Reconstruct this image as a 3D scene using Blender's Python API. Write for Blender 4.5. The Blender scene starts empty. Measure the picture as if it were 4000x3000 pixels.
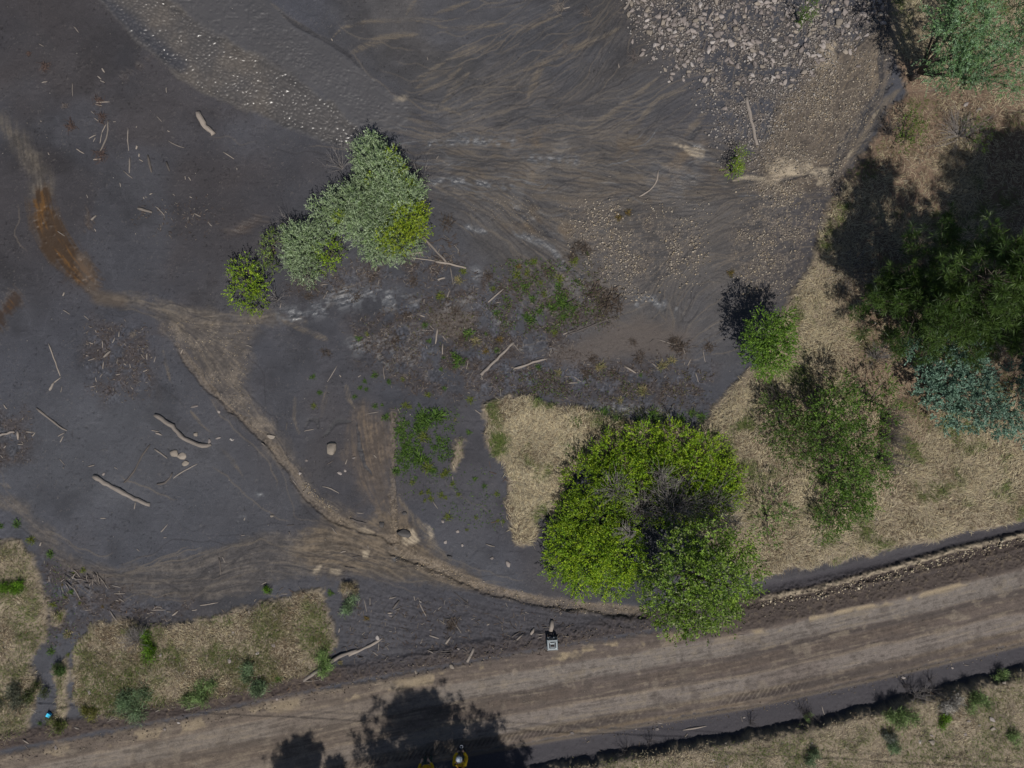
import bpy, math, random
import numpy as np
from mathutils import Vector

# ------------------------------------------------------------------ camera, world, sun, exposure
sc = bpy.context.scene
S = 0.009                      # metres on the ground per photograph pixel
H = 27.7                       # flying height of the drone
SUN_EL, SUN_AZ = 57.0, 14.0    # sun elevation; shadows fall up the picture, this many degrees to the left
cam_d = bpy.data.cameras.new("camera"); cam = bpy.data.objects.new("camera", cam_d)
sc.collection.objects.link(cam)
cam.location = (0, 0, H); cam.rotation_euler = (0, 0, 0)
cam_d.sensor_fit = 'HORIZONTAL'; cam_d.sensor_width = 36.0
cam_d.lens = 36.0 * H / (4000 * S)
cam_d.clip_start = 0.1; cam_d.clip_end = 2000
sc.camera = cam
w = bpy.data.worlds.new("World"); sc.world = w; w.use_nodes = True
nt = w.node_tree
sky = nt.nodes.new('ShaderNodeTexSky'); sky.sky_type = 'NISHITA'; sky.sun_disc = False
sky.sun_elevation = math.radians(SUN_EL); sky.sun_rotation = math.radians(180 - SUN_AZ)
nt.links.new(sky.outputs[0], nt.nodes['Background'].inputs[0])
nt.nodes['Background'].inputs[1].default_value = 0.05
sd_ = bpy.data.lights.new("sun", 'SUN'); sun = bpy.data.objects.new("sun", sd_)
sc.collection.objects.link(sun)
sd_.energy = 3.7; sd_.angle = math.radians(0.5); sd_.color = (1.0, 0.955, 0.89)
e, a = math.radians(SUN_EL), math.radians(SUN_AZ)
LDIR = Vector((-math.sin(a) * math.cos(e), math.cos(a) * math.cos(e), -math.sin(e)))
sun.rotation_euler = LDIR.to_track_quat('-Z', 'Y').to_euler()
sun.location = (8, -20, 40)
sc.view_settings.view_transform = 'Standard'; sc.view_settings.look = 'None'
sc.view_settings.exposure = 0.30; sc.view_settings.gamma = 1.0

# ------------------------------------------------------------------ helpers
rng = np.random.default_rng(11)
random.seed(5)
col0 = sc.collection
OV = 4000 / 2212.0
SHADOW_PX = 1 / math.tan(e) / S          # pixels of shadow per metre of height

def W(px, py, z=0.0):
    """world point of height z that stands where the photograph shows pixel px, py"""
    k = S * (H - z) / H
    return Vector(((px - 2000) * k, (1500 - py) * k, z))
CR = dict(A=(0, 0), B=(1000, 0), C=(2000, 0), D=(3000, 0), E=(0, 750), F=(1000, 750), G=(2000, 750), Hh=(3000, 750),
          I=(0, 1500), J=(1000, 1500), K=(2000, 1500), L=(3000, 1500), M=(0, 2250), N=(1000, 2250), O=(2000, 2250), P=(3000, 2250))
def cp(c, x, y):
    o = CR[c]; return (o[0] + x / 2.212, o[1] + y / 2.212)
def ov(pts): return [(x * OV, y * OV) for x, y in pts]

def tag(o, label=None, cat=None, group=None, kind=None):
    if label: o['label'] = label
    if cat: o['category'] = cat
    if group: o['group'] = group
    if kind: o['kind'] = kind
    return o
def empty(name, loc=(0, 0, 0), rz=0.0):
    o = bpy.data.objects.new(name, None); o.location = loc; o.rotation_euler = (0, 0, rz); o.empty_display_size = .1
    col0.objects.link(o); return o
def add(name, me, mat=None, parent=None):
    o = bpy.data.objects.new(name, me); col0.objects.link(o)
    if mat and not me.materials: me.materials.append(mat)
    if parent: o.parent = parent
    return o
def mesh_np(name, V, F, col=None, smooth=False, rough=None):
    """V (n,3); F (m,k) all faces the same size"""
    V = np.ascontiguousarray(V, dtype=np.float32); F = np.ascontiguousarray(F, dtype=np.int32)
    me = bpy.data.meshes.new(name)
    m, k = F.shape
    me.vertices.add(len(V)); me.vertices.foreach_set('co', V.ravel())
    me.loops.add(m * k); me.loops.foreach_set('vertex_index', F.ravel())
    me.polygons.add(m)
    me.polygons.foreach_set('loop_start', np.arange(0, m * k, k, dtype=np.int32))
    me.polygons.foreach_set('loop_total', np.full(m, k, dtype=np.int32))
    if smooth: me.polygons.foreach_set('use_smooth', np.ones(m, dtype=bool))
    if col is not None:
        at = me.attributes.new('col', 'FLOAT_COLOR', 'POINT')
        c = np.ones((len(V), 4), dtype=np.float32); c[:, :3] = col
        at.data.foreach_set('color', c.ravel())
    if rough is not None:
        at = me.attributes.new('rough', 'FLOAT', 'POINT'); at.data.foreach_set('value', rough.astype(np.float32))
    me.update(calc_edges=True)
    return me
def mesh_py(name, V, F, smooth=False):
    me = bpy.data.meshes.new(name); me.from_pydata([tuple(v) for v in V], [], F)
    if smooth:
        for p in me.polygons: p.use_smooth = True
    me.update(); return me

# ------------------------------------------------------------------ materials
def new_mat(name):
    m = bpy.data.materials.new(name); m.use_nodes = True
    n = m.node_tree; return m, n, n.nodes['Principled BSDF'], n.nodes['Material Output']
def N(n, t, **kw):
    x = n.nodes.new(t)
    for k, v in kw.items(): setattr(x, k, v)
    return x
def noise(n, scale, detail=4, vec=None, rough=.6):
    t = N(n, 'ShaderNodeTexNoise'); t.inputs['Scale'].default_value = scale; t.inputs['Detail'].default_value = detail
    t.inputs['Roughness'].default_value = rough
    if vec: n.links.new(vec, t.inputs['Vector'])
    return t
def ramp(n, src, stops):
    r = N(n, 'ShaderNodeValToRGB'); el = r.color_ramp.elements
    while len(el) < len(stops): el.new(.5)
    for q, (p, c) in zip(el, stops):
        q.position = p; q.color = (*c, 1) if len(c) == 3 else c
    n.links.new(src, r.inputs[0]); return r
def mul(n, A, B, fac=1.0, mode='MULTIPLY'):
    m = N(n, 'ShaderNodeMix', data_type='RGBA', blend_type=mode); m.inputs[0].default_value = fac
    n.links.new(A, m.inputs[6]); n.links.new(B, m.inputs[7]); return m

def ground_mat(name, grain=.5, g1=38, g2=120, bump=.5, lo=.62, hi=1.4):
    m, n, b, out = new_mat(name)
    at = N(n, 'ShaderNodeAttribute', attribute_name='col'); ar = N(n, 'ShaderNodeAttribute', attribute_name='rough')
    geo = N(n, 'ShaderNodeNewGeometry')
    a1 = noise(n, g1, 5, geo.outputs['Position'], .7); a2 = noise(n, g2, 3, geo.outputs['Position'], .7)
    r1 = ramp(n, a1.outputs[0], [(.25, (lo, lo, lo)), (.5, (1, 1, 1)), (.75, (hi, hi * .99, hi * .97))])
    r2 = ramp(n, a2.outputs[0], [(.3, (.8, .8, .8)), (.7, (1.2, 1.2, 1.2))])
    c = mul(n, at.outputs[0], r1.outputs[0], grain); c = mul(n, c.outputs[2], r2.outputs[0], grain)
    n.links.new(c.outputs[2], b.inputs['Base Color']); n.links.new(ar.outputs['Fac'], b.inputs['Roughness'])
    mr_ = N(n, 'ShaderNodeMapRange'); mr_.inputs[1].default_value = .25; mr_.inputs[2].default_value = .85; mr_.inputs[3].default_value = .85; mr_.inputs[4].default_value = .18
    n.links.new(ar.outputs['Fac'], mr_.inputs[0]); n.links.new(mr_.outputs[0], b.inputs['Specular IOR Level'])
    bp = N(n, 'ShaderNodeBump'); bp.inputs['Strength'].default_value = bump; bp.inputs['Distance'].default_value = .02
    n.links.new(a1.outputs[0], bp.inputs['Height']); n.links.new(bp.outputs[0], b.inputs['Normal'])
    return m
def leaf_mat(name, trans=.28, rough=.55, spec=.3):
    m, n, b, out = new_mat(name)
    at = N(n, 'ShaderNodeAttribute', attribute_name='col')
    geo = N(n, 'ShaderNodeNewGeometry'); a1 = noise(n, 9, 3, geo.outputs['Position'])
    r1 = ramp(n, a1.outputs[0], [(.3, (.75, .78, .8)), (.7, (1.2, 1.18, 1.1))])
    c = mul(n, at.outputs[0], r1.outputs[0])
    n.links.new(c.outputs[2], b.inputs['Base Color']); b.inputs['Roughness'].default_value = rough
    b.inputs['Specular IOR Level'].default_value = spec
    t = N(n, 'ShaderNodeBsdfTranslucent'); n.links.new(c.outputs[2], t.inputs[0])
    mx = N(n, 'ShaderNodeMixShader'); mx.inputs[0].default_value = trans
    n.links.new(b.outputs[0], mx.inputs[1]); n.links.new(t.outputs[0], mx.inputs[2]); n.links.new(mx.outputs[0], out.inputs[0])
    return m
def wood_mat(name, c1, c2, c3):
    m, n, b, out = new_mat(name)
    tc = N(n, 'ShaderNodeTexCoord'); oi = N(n, 'ShaderNodeObjectInfo')
    mp = N(n, 'ShaderNodeMapping'); mp.inputs['Scale'].default_value = (1, 1, 1)
    at = N(n, 'ShaderNodeAttribute', attribute_name='uvw')
    a1 = noise(n, 14, 5, at.outputs['Vector'], .7)
    r1 = ramp(n, a1.outputs[0], [(.25, c1), (.5, c2), (.75, c3)])
    r2 = ramp(n, oi.outputs['Random'], [(0, (.68, .67, .66)), (.5, (1, 1, 1)), (1, (1.2, 1.17, 1.12))])
    c = mul(n, r1.outputs[0], r2.outputs[0])
    n.links.new(c.outputs[2], b.inputs['Base Color']); b.inputs['Roughness'].default_value = .85
    bp = N(n, 'ShaderNodeBump'); bp.inputs['Strength'].default_value = .6; bp.inputs['Distance'].default_value = .01
    n.links.new(a1.outputs[0], bp.inputs['Height']); n.links.new(bp.outputs[0], b.inputs['Normal'])
    return m
def plain(name, c, rough=.6, var=.25, sc_=20, spec=.4):
    m, n, b, out = new_mat(name)
    geo = N(n, 'ShaderNodeNewGeometry'); a1 = noise(n, sc_, 4, geo.outputs['Position'])
    r1 = ramp(n, a1.outputs[0], [(.3, tuple(x * (1 - var) for x in c)), (.7, tuple(min(1, x * (1 + var)) for x in c))])
    n.links.new(r1.outputs[0], b.inputs['Base Color']); b.inputs['Roughness'].default_value = rough
    b.inputs['Specular IOR Level'].default_value = spec
    return m
def rock_mat(name, stops, sc_=9):
    m, n, b, out = new_mat(name)
    oi = N(n, 'ShaderNodeObjectInfo'); geo = N(n, 'ShaderNodeNewGeometry')
    r0 = ramp(n, oi.outputs['Random'], stops)
    a1 = noise(n, sc_, 6, geo.outputs['Position'], .7)
    r1 = ramp(n, a1.outputs[0], [(.25, (.62, .6, .6)), (.5, (1, 1, 1)), (.78, (1.22, 1.2, 1.17))])
    c = mul(n, r0.outputs[0], r1.outputs[0]); n.links.new(c.outputs[2], b.inputs['Base Color'])
    b.inputs['Roughness'].default_value = .85
    bp = N(n, 'ShaderNodeBump'); bp.inputs['Strength'].default_value = .5; bp.inputs['Distance'].default_value = .02
    n.links.new(a1.outputs[0], bp.inputs['Height']); n.links.new(bp.outputs[0], b.inputs['Normal'])
    return m
M = dict(
    mud=ground_mat('mud', 1.0, 40, 130, .8, .6, 1.45), water=ground_mat('water', .35, bump=.15), road=ground_mat('road_dirt', 1.0, 45, 140, .6, .5, 1.5),
    soil=ground_mat('dry_soil', 1.0, 30, 110, .7, .5, 1.5), gravel=ground_mat('gravel', 1.0, 42, 130, .9, .5, 1.75),
    leaf=leaf_mat('leaf'), needle=leaf_mat('needle', .12, .5), blade=leaf_mat('blade', .25, .7, .15),
    drift=wood_mat('driftwood', (.09, .076, .066), (.20, .172, .15), (.27, .235, .205)),
    dark_drift=wood_mat('muddy_wood', (.035, .03, .028), (.07, .06, .055), (.12, .10, .088)),
    bark=plain('bark', (.07, .055, .045), .9, .4, 25), twig=plain('bare_twig', (.21, .19, .18), .85, .25, 25),
    darktwig=plain('dark_twig', (.10, .085, .08), .9, .3, 25), root=plain('root_fibre', (.075, .05, .042), .9, .4, 30),
    rock=rock_mat('rock', [(0, (.12, .102, .094)), (.35, (.185, .158, .145)), (.75, (.245, .213, .195)), (1, (.32, .29, .27))]),
    tanrock=rock_mat('tan_rock', [(0, (.17, .145, .118)), (1, (.24, .205, .17))]),
    darkrock=rock_mat('muddy_rock', [(0, (.045, .042, .042)), (1, (.07, .064, .06))]),
    pebble=leaf_mat('pebble', 0.0, .85, .2),
)

# ------------------------------------------------------------------ ground: one fine sheet, split by zone
STEP = 2.8
MARG = 320
gx = np.arange(-MARG, 4000 + MARG + STEP, STEP); gy = np.arange(-MARG, 3000 + MARG + STEP, STEP)
NX, NY = len(gx), len(gy)
cx_ = gx[::3]; cy_ = gy[::3]
CX, CY = np.meshgrid(cx_, cy_)
def up(A):
    """coarse (every third node) to the fine grid, bilinear"""
    fx = np.clip(np.arange(NX) / 3.0, 0, A.shape[1] - 1.0001); fy = np.clip(np.arange(NY) / 3.0, 0, A.shape[0] - 1.0001)
    ix = fx.astype(int); iy = fy.astype(int); tx = (fx - ix)[None, :]; ty = (fy - iy)[:, None]
    R = A[iy] * (1 - ty) + A[iy + 1] * ty
    return (R[:, ix] * (1 - tx) + R[:, ix + 1] * tx).astype(np.float32)
def vn(scale, seed, sx=1.0, sy=1.0):
    """smooth value noise 0..1 on the fine grid, feature size scale (px)"""
    r = np.random.default_rng(seed)
    fx = (gx + MARG) / (scale * sx); fy = (gy + MARG) / (scale * sy)
    L = r.random((int(fy[-1]) + 3, int(fx[-1]) + 3)).astype(np.float32)
    ix = fx.astype(int); iy = fy.astype(int)
    tx = (fx - ix); ty = (fy - iy); tx = (tx * tx * (3 - 2 * tx)).astype(np.float32)[None, :]; ty = (ty * ty * (3 - 2 * ty)).astype(np.float32)[:, None]
    R = L[iy] * (1 - ty) + L[iy + 1] * ty
    return R[:, ix] * (1 - tx) + R[:, ix + 1] * tx
def fbm(scale, seed, oct_=4, gain=.55):
    t = 0; a_ = 1; s_ = 0
    for i in range(oct_):
        t = t + a_ * vn(max(scale / 2 ** i, STEP * 1.2), seed + 17 * i); s_ += a_; a_ *= gain
    return t / s_
def ss(lo, hi, x):
    t = np.clip((x - lo) / (hi - lo), 0, 1); return t * t * (3 - 2 * t)
def polydist(pts, closed=False, X=None, Y=None):
    X = CX if X is None else X; Y = CY if Y is None else Y
    d = np.full(X.shape, 1e9); n = len(pts)
    for i in range(n if closed else n - 1):
        (x0, y0), (x1, y1) = pts[i], pts[(i + 1) % n]
        dx, dy = x1 - x0, y1 - y0; l2 = dx * dx + dy * dy + 1e-9
        t = np.clip(((X - x0) * dx + (Y - y0) * dy) / l2, 0, 1)
        d = np.minimum(d, (X - x0 - t * dx) ** 2 + (Y - y0 - t * dy) ** 2)
    return np.sqrt(d)
def inside(pts, X=None, Y=None):
    X = CX if X is None else X; Y = CY if Y is None else Y
    r = np.zeros(X.shape, bool); n = len(pts)
    for i in range(n):
        (x0, y0), (x1, y1) = pts[i], pts[(i + 1) % n]
        if y0 == y1: continue
        c = ((y0 > Y) != (y1 > Y)) & (X < (x1 - x0) * (Y - y0) / (y1 - y0) + x0); r ^= c
    return r
def sdist(pts):
    d = polydist(pts, True); return up(np.where(inside(pts), -d, d))
def sfield(polys):
    f = None
    for p in polys:
        s_ = sdist(p); f = s_ if f is None else np.minimum(f, s_)
    return f
def line(pts, wpx, soft=.5):
    """1 on the line, 0 beyond its half width wpx"""
    d = up(polydist(pts)); return 1 - ss(wpx * (1 - soft), wpx * (1 + soft * .6), d)
def thread(pts, wpx, soft=.7):
    d = np.full(CX.shape, 1e9); al = np.zeros(CX.shape); L0 = 0
    T = sum(math.hypot(q[0] - p[0], q[1] - p[1]) for p, q in zip(pts[:-1], pts[1:]))
    for (x0, y0), (x1, y1) in zip(pts[:-1], pts[1:]):
        dx, dy = x1 - x0, y1 - y0; L = math.hypot(dx, dy); t = np.clip(((CX - x0) * dx + (CY - y0) * dy) / L ** 2, 0, 1)
        q = np.hypot(CX - x0 - t * dx, CY - y0 - t * dy); b = q < d; d = np.where(b, q, d); al = np.where(b, (L0 + t * L) / T, al); L0 += L
    wv = up(np.sqrt(np.clip(np.sin(np.pi * np.clip(al, .02, .98)), 0, 1))) * wpx * (.45 + 1.1 * n_sm)
    q = up(d) + (n_fine - .5) * 6
    return 1 - ss(wv * (1 - soft), wv * (1 + soft * .6) + .5, q)
def mix(C, c, m):
    m = m[..., None].astype(np.float32); return C * (1 - m) + np.array(c, dtype=np.float32) * m

n_big = fbm(700, 1, 4); n_mid = fbm(160, 2, 4); n_sm = fbm(46, 3, 4); n_fine = fbm(15, 4, 3); n_px = vn(4, 5)
edge = (fbm(60, 6, 4) - .5) * 60 + (vn(9, 7) - .5) * 12       # ragged edges

# flow direction for streaks
guides = [
 [(1620,330),(1450,310),(1250,300),(1050,300),(900,295),(780,300)], [(1500,430),(1300,370),(1100,355),(950,350)],
 [(1500,200),(1400,250),(1280,290),(1150,310)], [(1250,60),(1100,140),(980,200),(880,240)], [(1250,120),(1120,200),(1000,260),(960,280)],
 [(800,170),(870,230),(950,260),(1040,270)], [(640,60),(740,140),(820,200)], [(250,40),(450,190),(700,290)],
 [(1600,430),(1400,440),(1250,470)], [(930,390),(1050,430),(1150,500),(1210,570)], [(1000,430),(1100,540),(1200,620),(1270,650)],
 [(1650,480),(1500,560),(1440,640),(1450,700)], [(1430,700),(1300,720),(1200,750)], [(880,590),(760,640),(650,680),(560,700)],
 [(940,700),(850,740),(740,790),(700,900)], [(380,700),(450,830),(560,930),(650,1050),(760,1130),(850,1170)],
 [(820,890),(830,980),(850,1080),(850,1160)], [(850,1180),(950,1230),(1060,1270),(1200,1300),(1380,1325)],
 [(0,1080),(100,1160),(220,1230),(400,1210),(560,1165),(760,1170),(850,1190)], [(0,1720),(400,1650),(800,1565),(1200,1497),(1600,1430),(2000,1340),(2400,1245)],
 [(1700,80),(1650,250),(1640,350)], [(1930,100),(1880,220),(1800,370),(1650,390)], [(600,700),(640,800),(620,900)],
 [(50,0),(80,300),(100,500),(200,620),(400,670)], [(0,800),(200,1000),(400,1100)], [(600,1000),(620,1100)], [(700,640),(560,690),(420,690)],
 [(1380,20),(1300,120),(1250,200)], [(1400,380),(1320,420)], [(800,40),(900,30),(1000,20)], [(2212,1180),(1900,1260),(1640,1310)],
]
lx = np.arange(-MARG, 4000 + MARG + 40, 40.0); ly = np.arange(-MARG, 3000 + MARG + 40, 40.0)
LX, LY = np.meshgrid(lx, ly); ac = np.zeros(LX.shape); as_ = np.zeros(LX.shape)
for g in guides:
    g = ov(g)
    for (x0, y0), (x1, y1) in zip(g[:-1], g[1:]):
        th = 2 * math.atan2(y1 - y0, x1 - x0); ns = max(1, int(math.hypot(x1 - x0, y1 - y0) / 60))
        for k in range(ns):
            t = (k + .5) / ns; d2 = (LX - x0 - t * (x1 - x0)) ** 2 + (LY - y0 - t * (y1 - y0)) ** 2
            ww = 1 / (d2 + 900.) ** 1.6; ac += ww * math.cos(th); as_ += ww * math.sin(th)
def samp(A, x0, dx, X):
    f = np.clip((X - x0) / dx, 0, A - 1.001); i = f.astype(int); return i, f - i
def upg(A):
    ix, tx = samp(A.shape[1], -MARG, 40.0, gx); iy, ty = samp(A.shape[0], -MARG, 40.0, gy)
    R = A[iy] * (1 - ty)[:, None] + A[iy + 1] * ty[:, None]; return R[:, ix] * (1 - tx) + R[:, ix + 1] * tx
nn = np.hypot(ac, as_)
ang = (.5 * np.arctan2(upg(as_ / nn), upg(ac / nn)) + (fbm(130, 8, 2) - .5) * .5 * (1 - up(ss(330., 160., polydist(ov([(-400,1800),(400,1648),(800,1567),(1200,1497),(1600,1430),(2000,1340),(2700,1172)])))))).astype(np.float32)
def lic(src, L):
    acc = src.copy(); n = 1
    ii = np.arange(NY, dtype=np.float32)[:, None]; jj = np.arange(NX, dtype=np.float32)[None, :]
    for sg in (1, -1):
        x = np.broadcast_to(jj, src.shape).copy(); y = np.broadcast_to(ii, src.shape).copy(); pc = np.cos(ang) * sg; ps = np.sin(ang) * sg
        for k in range(L):
            x += pc; y += ps
            xi = np.clip(x.astype(np.int32), 0, NX - 1); yi = np.clip(y.astype(np.int32), 0, NY - 1)
            acc += src[yi, xi]; n += 1
            if k % 3 == 2:
                c2 = np.cos(ang[yi, xi]); s2 = np.sin(ang[yi, xi]); f = np.where(c2 * pc + s2 * ps < 0, -1, 1)
                pc = c2 * f; ps = s2 * f
    acc /= n; acc -= acc.mean(); acc /= acc.std(); return acc
w0 = np.random.default_rng(21).random((NY, NX)).astype(np.float32)
lic_f = lic(w0, 13)                                  # fine streaks
lic_c = lic(vn(7, 22) + .8 * vn(4.5, 23) + .35 * vn(16, 24), 20)         # broad streaks
st_f = np.clip(.5 + lic_f * .25, 0, 1); st_c = np.clip(.5 + lic_c * .25, 0, 1)

# zones (overview coordinates)
def O(*p): return ov(p)
rip = O((190,-200),(215,0),(270,60),(330,115),(420,190),(520,230),(610,270),(700,305),(775,335),(800,300),(745,250),(680,195),(600,140),(530,110),(440,60),(365,0),(330,-200))
wet = O((330,-200),(365,0),(440,60),(530,110),(600,140),(680,195),(745,250),(800,290),(880,270),(880,225),(800,165),(700,90),(640,55),(575,0),(500,-200))
pool = O((62,430),(75,412),(105,400),(115,440),(150,510),(190,560),(215,618),(205,632),(165,612),(122,580),(85,540),(72,495))
pool2 = O((-200,700),(-200,655),(0,655),(30,625),(45,640),(25,680),(0,710))
tanleft = O((-200,230),(0,248),(40,285),(75,330),(105,375),(112,420),(90,425),(62,425),(60,380),(40,330),(0,280),(-200,270))
tanmid = O((205,632),(300,640),(380,655),(480,672),(640,680),(660,694),(560,700),(480,700),(380,690),(300,665),(215,650))
tanfan = O((350,690),(480,690),(560,690),(540,760),(530,830),(545,880),(590,930),(640,1010),(665,1045),(690,1080),(735,1105),(790,1130),(775,1143),(710,1120),(660,1080),(640,1030),(590,975),(550,930),(500,890),(450,835),(410,770),(380,740))
tanarc = O((-200,1020),(0,1070),(50,1090),(100,1140),(160,1205),(250,1230),(340,1220),(430,1195),(540,1160),(660,1150),(760,1150),(850,1170),(930,1190),(1000,1230),(1060,1270),(1000,1275),(900,1262),(820,1240),(760,1248),(690,1240),(600,1262),(450,1292),(300,1288),(200,1262),(130,1225),(80,1165),(40,1115),(0,1098),(-200,1060))
tancol = O((775,880),(850,905),(857,960),(840,1030),(850,1080),(880,1150),(920,1200),(880,1190),(830,1150),(800,1060),(760,980))
chan = O((850,1185),(960,1222),(1050,1262),(1180,1293),(1300,1305),(1400,1315),(1400,1333),(1300,1328),(1180,1312),(1050,1283),(940,1245),(850,1205))
gul = O((760,300),(900,280),(1150,290),(1350,295),(1500,300),(1640,340),(1640,410),(1500,430),(1300,470),(1210,560),(1150,520),(1050,450),(940,420),(930,350),(850,330))
gulr = O((1950,-100),(1930,60),(1900,200),(1870,280),(1800,400),(1700,420),(1640,400),(1640,330),(1690,230),(1750,140),(1830,100),(1890,40),(1900,-100))
rocks_p = O((1340,-150),(1920,-150),(1900,20),(1870,65),(1825,105),(1765,135),(1740,180),(1695,230),(1650,300),(1630,360),(1600,360),(1565,300),(1545,230),(1520,180),(1470,150),(1440,110),(1400,60),(1350,30))
fineg = O((1640,330),(1700,240),(1760,150),(1860,130),(1890,210),(1830,330),(1760,480),(1720,600),(1640,650),(1600,600),(1580,500),(1620,420))
fineg2 = O((1225,455),(1330,430),(1450,480),(1520,500),(1500,560),(1420,600),(1350,620),(1290,600),(1270,540),(1230,500))
debris = O((760,700),(900,640),(1050,590),(1200,570),(1290,600),(1340,660),(1300,700),(1230,730),(1280,790),(1400,770),(1540,800),(1540,870),(1450,895),(1300,880),(1150,850),(1040,860),(900,850),(820,800),(770,760))
debris2 = O((640,590),(900,560),(1000,575),(960,600),(800,610),(700,640),(620,640))
debris3 = O((200,690),(330,720),(330,850),(220,870),(180,790)), O((-50,860),(60,900),(70,1000),(0,1010),(-50,1000)), O((90,1195),(250,1270),(330,1300),(420,1300),(420,1330),(330,1345),(200,1335),(150,1380),(110,1400),(90,1300))
g1 = O((1045,872),(1100,853),(1170,865),(1240,880),(1280,890),(1340,925),(1330,990),(1250,1010),(1222,1050),(1205,1100),(1188,1112),(1166,1118),(1158,1160),(1146,1178),(1112,1170),(1095,1110),(1100,1040),(1080,1000),(1055,960))
g2 = O((2600,180),(2150,180),(1960,200),(1920,230),(1890,300),(1840,370),(1790,440),(1762,520),(1745,580),(1700,660),(1660,720),(1640,790),(1590,815),(1540,880),(1515,930),(1400,910),(1300,910),(1320,1000),(1500,1150),(1630,1255),(1700,1233),(1900,1193),(2100,1150),(2212,1125),(2600,1040))
g2b = O((1905,-200),(1925,60),(1935,120),(1960,200),(2150,190),(2600,190),(2600,-200))
g3 = O((160,1385),(200,1340),(270,1337),(350,1350),(430,1335),(500,1325),(560,1300),(620,1290),(690,1272),(708,1320),(728,1390),(705,1430),(640,1470),(560,1490),(420,1520),(320,1532),(260,1552),(190,1542),(155,1515),(160,1440))
g4 = O((-300,1150),(0,1168),(42,1165),(70,1200),(85,1250),(100,1290),(102,1370),(85,1400),(70,1430),(88,1480),(78,1530),(55,1585),(0,1612),(-300,1690))
g4b = O((118,1435),(145,1420),(150,1480),(150,1560),(120,1590),(100,1570),(122,1520))
g4c = O((110,1315),(145,1320),(130,1350),(112,1345))
g5 = O((1000,1690),(1150,1662),(1300,1630),(1400,1617),(1500,1601),(1650,1577),(1800,1545),(1950,1508),(2100,1470),(2212,1443),(2600,1340),(2600,2000),(1000,2000))
g6 = O((985,945),(1000,948),(1000,985),(985,1020),(972,1020),(978,980))
g7 = O((740,1255),(770,1250),(775,1280),(755,1300),(738,1280))
grass_polys = [g1, g2, g2b, g3, g4, g4b, g4c, g5, g6, g7]
road_c = ov([(-400,1800),(-200,1762),(100,1706),(400,1648),(800,1567),(1200,1497),(1600,1430),(2000,1340),(2400,1245),(2700,1172)])

Xf, Yf = np.meshgrid(gx.astype(np.float32), gy.astype(np.float32))
# signed offset from the road's centre line, and distance along it
def signed_line(pts):
    d = np.full(CX.shape, 1e9); sgn = np.zeros(CX.shape); al = np.zeros(CX.shape); L0 = 0
    for (x0, y0), (x1, y1) in zip(pts[:-1], pts[1:]):
        dx, dy = x1 - x0, y1 - y0; L = math.hypot(dx, dy)
        t = np.clip(((CX - x0) * dx + (CY - y0) * dy) / L ** 2, 0, 1)
        q = np.hypot(CX - x0 - t * dx, CY - y0 - t * dy); b = q < d
        d = np.where(b, q, d); sgn = np.where(b, np.sign(dx * (CY - y0) - dy * (CX - x0)), sgn); al = np.where(b, L0 + t * L, al); L0 += L
    return up(d * sgn), up(al)
rv, ra = signed_line(road_c); rv = rv / OV           # overview px; negative = upper side

Z = np.zeros((NY, NX), np.float32); R_ = np.full((NY, NX), .9, np.float32)
C = np.zeros((NY, NX, 3), np.float32)
# 1 mud
C[:] = (.051, .0525, .0625)
brown = ss(.40, .64, n_big * .75 + n_mid * .25)
C = mix(C, (.048, .0445, .0475), brown * .8)
ul = ss(150, -350, sdist(O((-200,-200),(200,-200),(300,110),(560,250),(760,340),(700,430),(600,520),(480,640),(230,640),(120,700),(-200,760))) + edge * 2)
C = mix(C, (.0385, .0345, .0365), ul * (.55 + .45 * n_mid))
C = mix(C, (.062, .064, .073), ss(100, -250, sdist(O((-200,880),(150,820),(380,760),(560,950),(720,1130),(560,1170),(300,1230),(120,1150),(-200,1010))) + edge * 2) * .75)  # blue-grey mud at the lower left, its brighter sheen painted into the colour
C = mix(C, (.044, .043, .050), ss(60, -120, sdist(O((860,900),(1040,870),(1080,1000),(1150,1180),(1180,1290),(1000,1230),(880,1100))) + edge * 2) * .8)
gw = ss(160, -260, sdist(O((900,260),(1300,240),(1600,330),(1740,420),(1680,640),(1560,760),(1250,780),(1000,620),(920,420))) + edge * 2)
C = mix(C, (.079, .073, .070), gw * .8)
C = mix(C, (.068, .064, .063), ss(120, -200, sdist(O((700,-200),(1340,-200),(1420,120),(1500,220),(1000,300),(860,230),(720,100))) + edge * 2) * .6)
blue = ss(.52, .7, fbm(420, 31, 3)); C = mix(C, (.054, .056, .066), blue * .55)
C *= (.74 + .50 * n_mid + .14 * (n_fine - .5) + .16 * (n_sm - .5))[..., None]
dampm = ss(.55, .72, fbm(190, 32, 4)); C *= (1 - .22 * dampm)[..., None]
R_ -= .12 * ss(.45, .7, fbm(300, 33, 3))
Z += (n_big - .5) * .12 + (n_mid - .5) * .05 + (n_sm - .5) * .014
# small lumps and pits in the mud
Z += .010 * ss(.66, .85, vn(16, 34)) - .012 * ss(.7, .85, vn(13, 35)) * ss(.4, .6, n_mid)

fleck = ss(.80, .93, vn(5, 36)) * ss(.35, .65, fbm(80, 37, 2)); C = mix(C, (.12, .108, .10), fleck * .30); Z += fleck * .008
pit = ss(.82, .93, vn(7, 38)) * ss(.4, .6, fbm(120, 39, 2)); C *= (1 - .35 * pit)[..., None]; Z -= pit * .012
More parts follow.
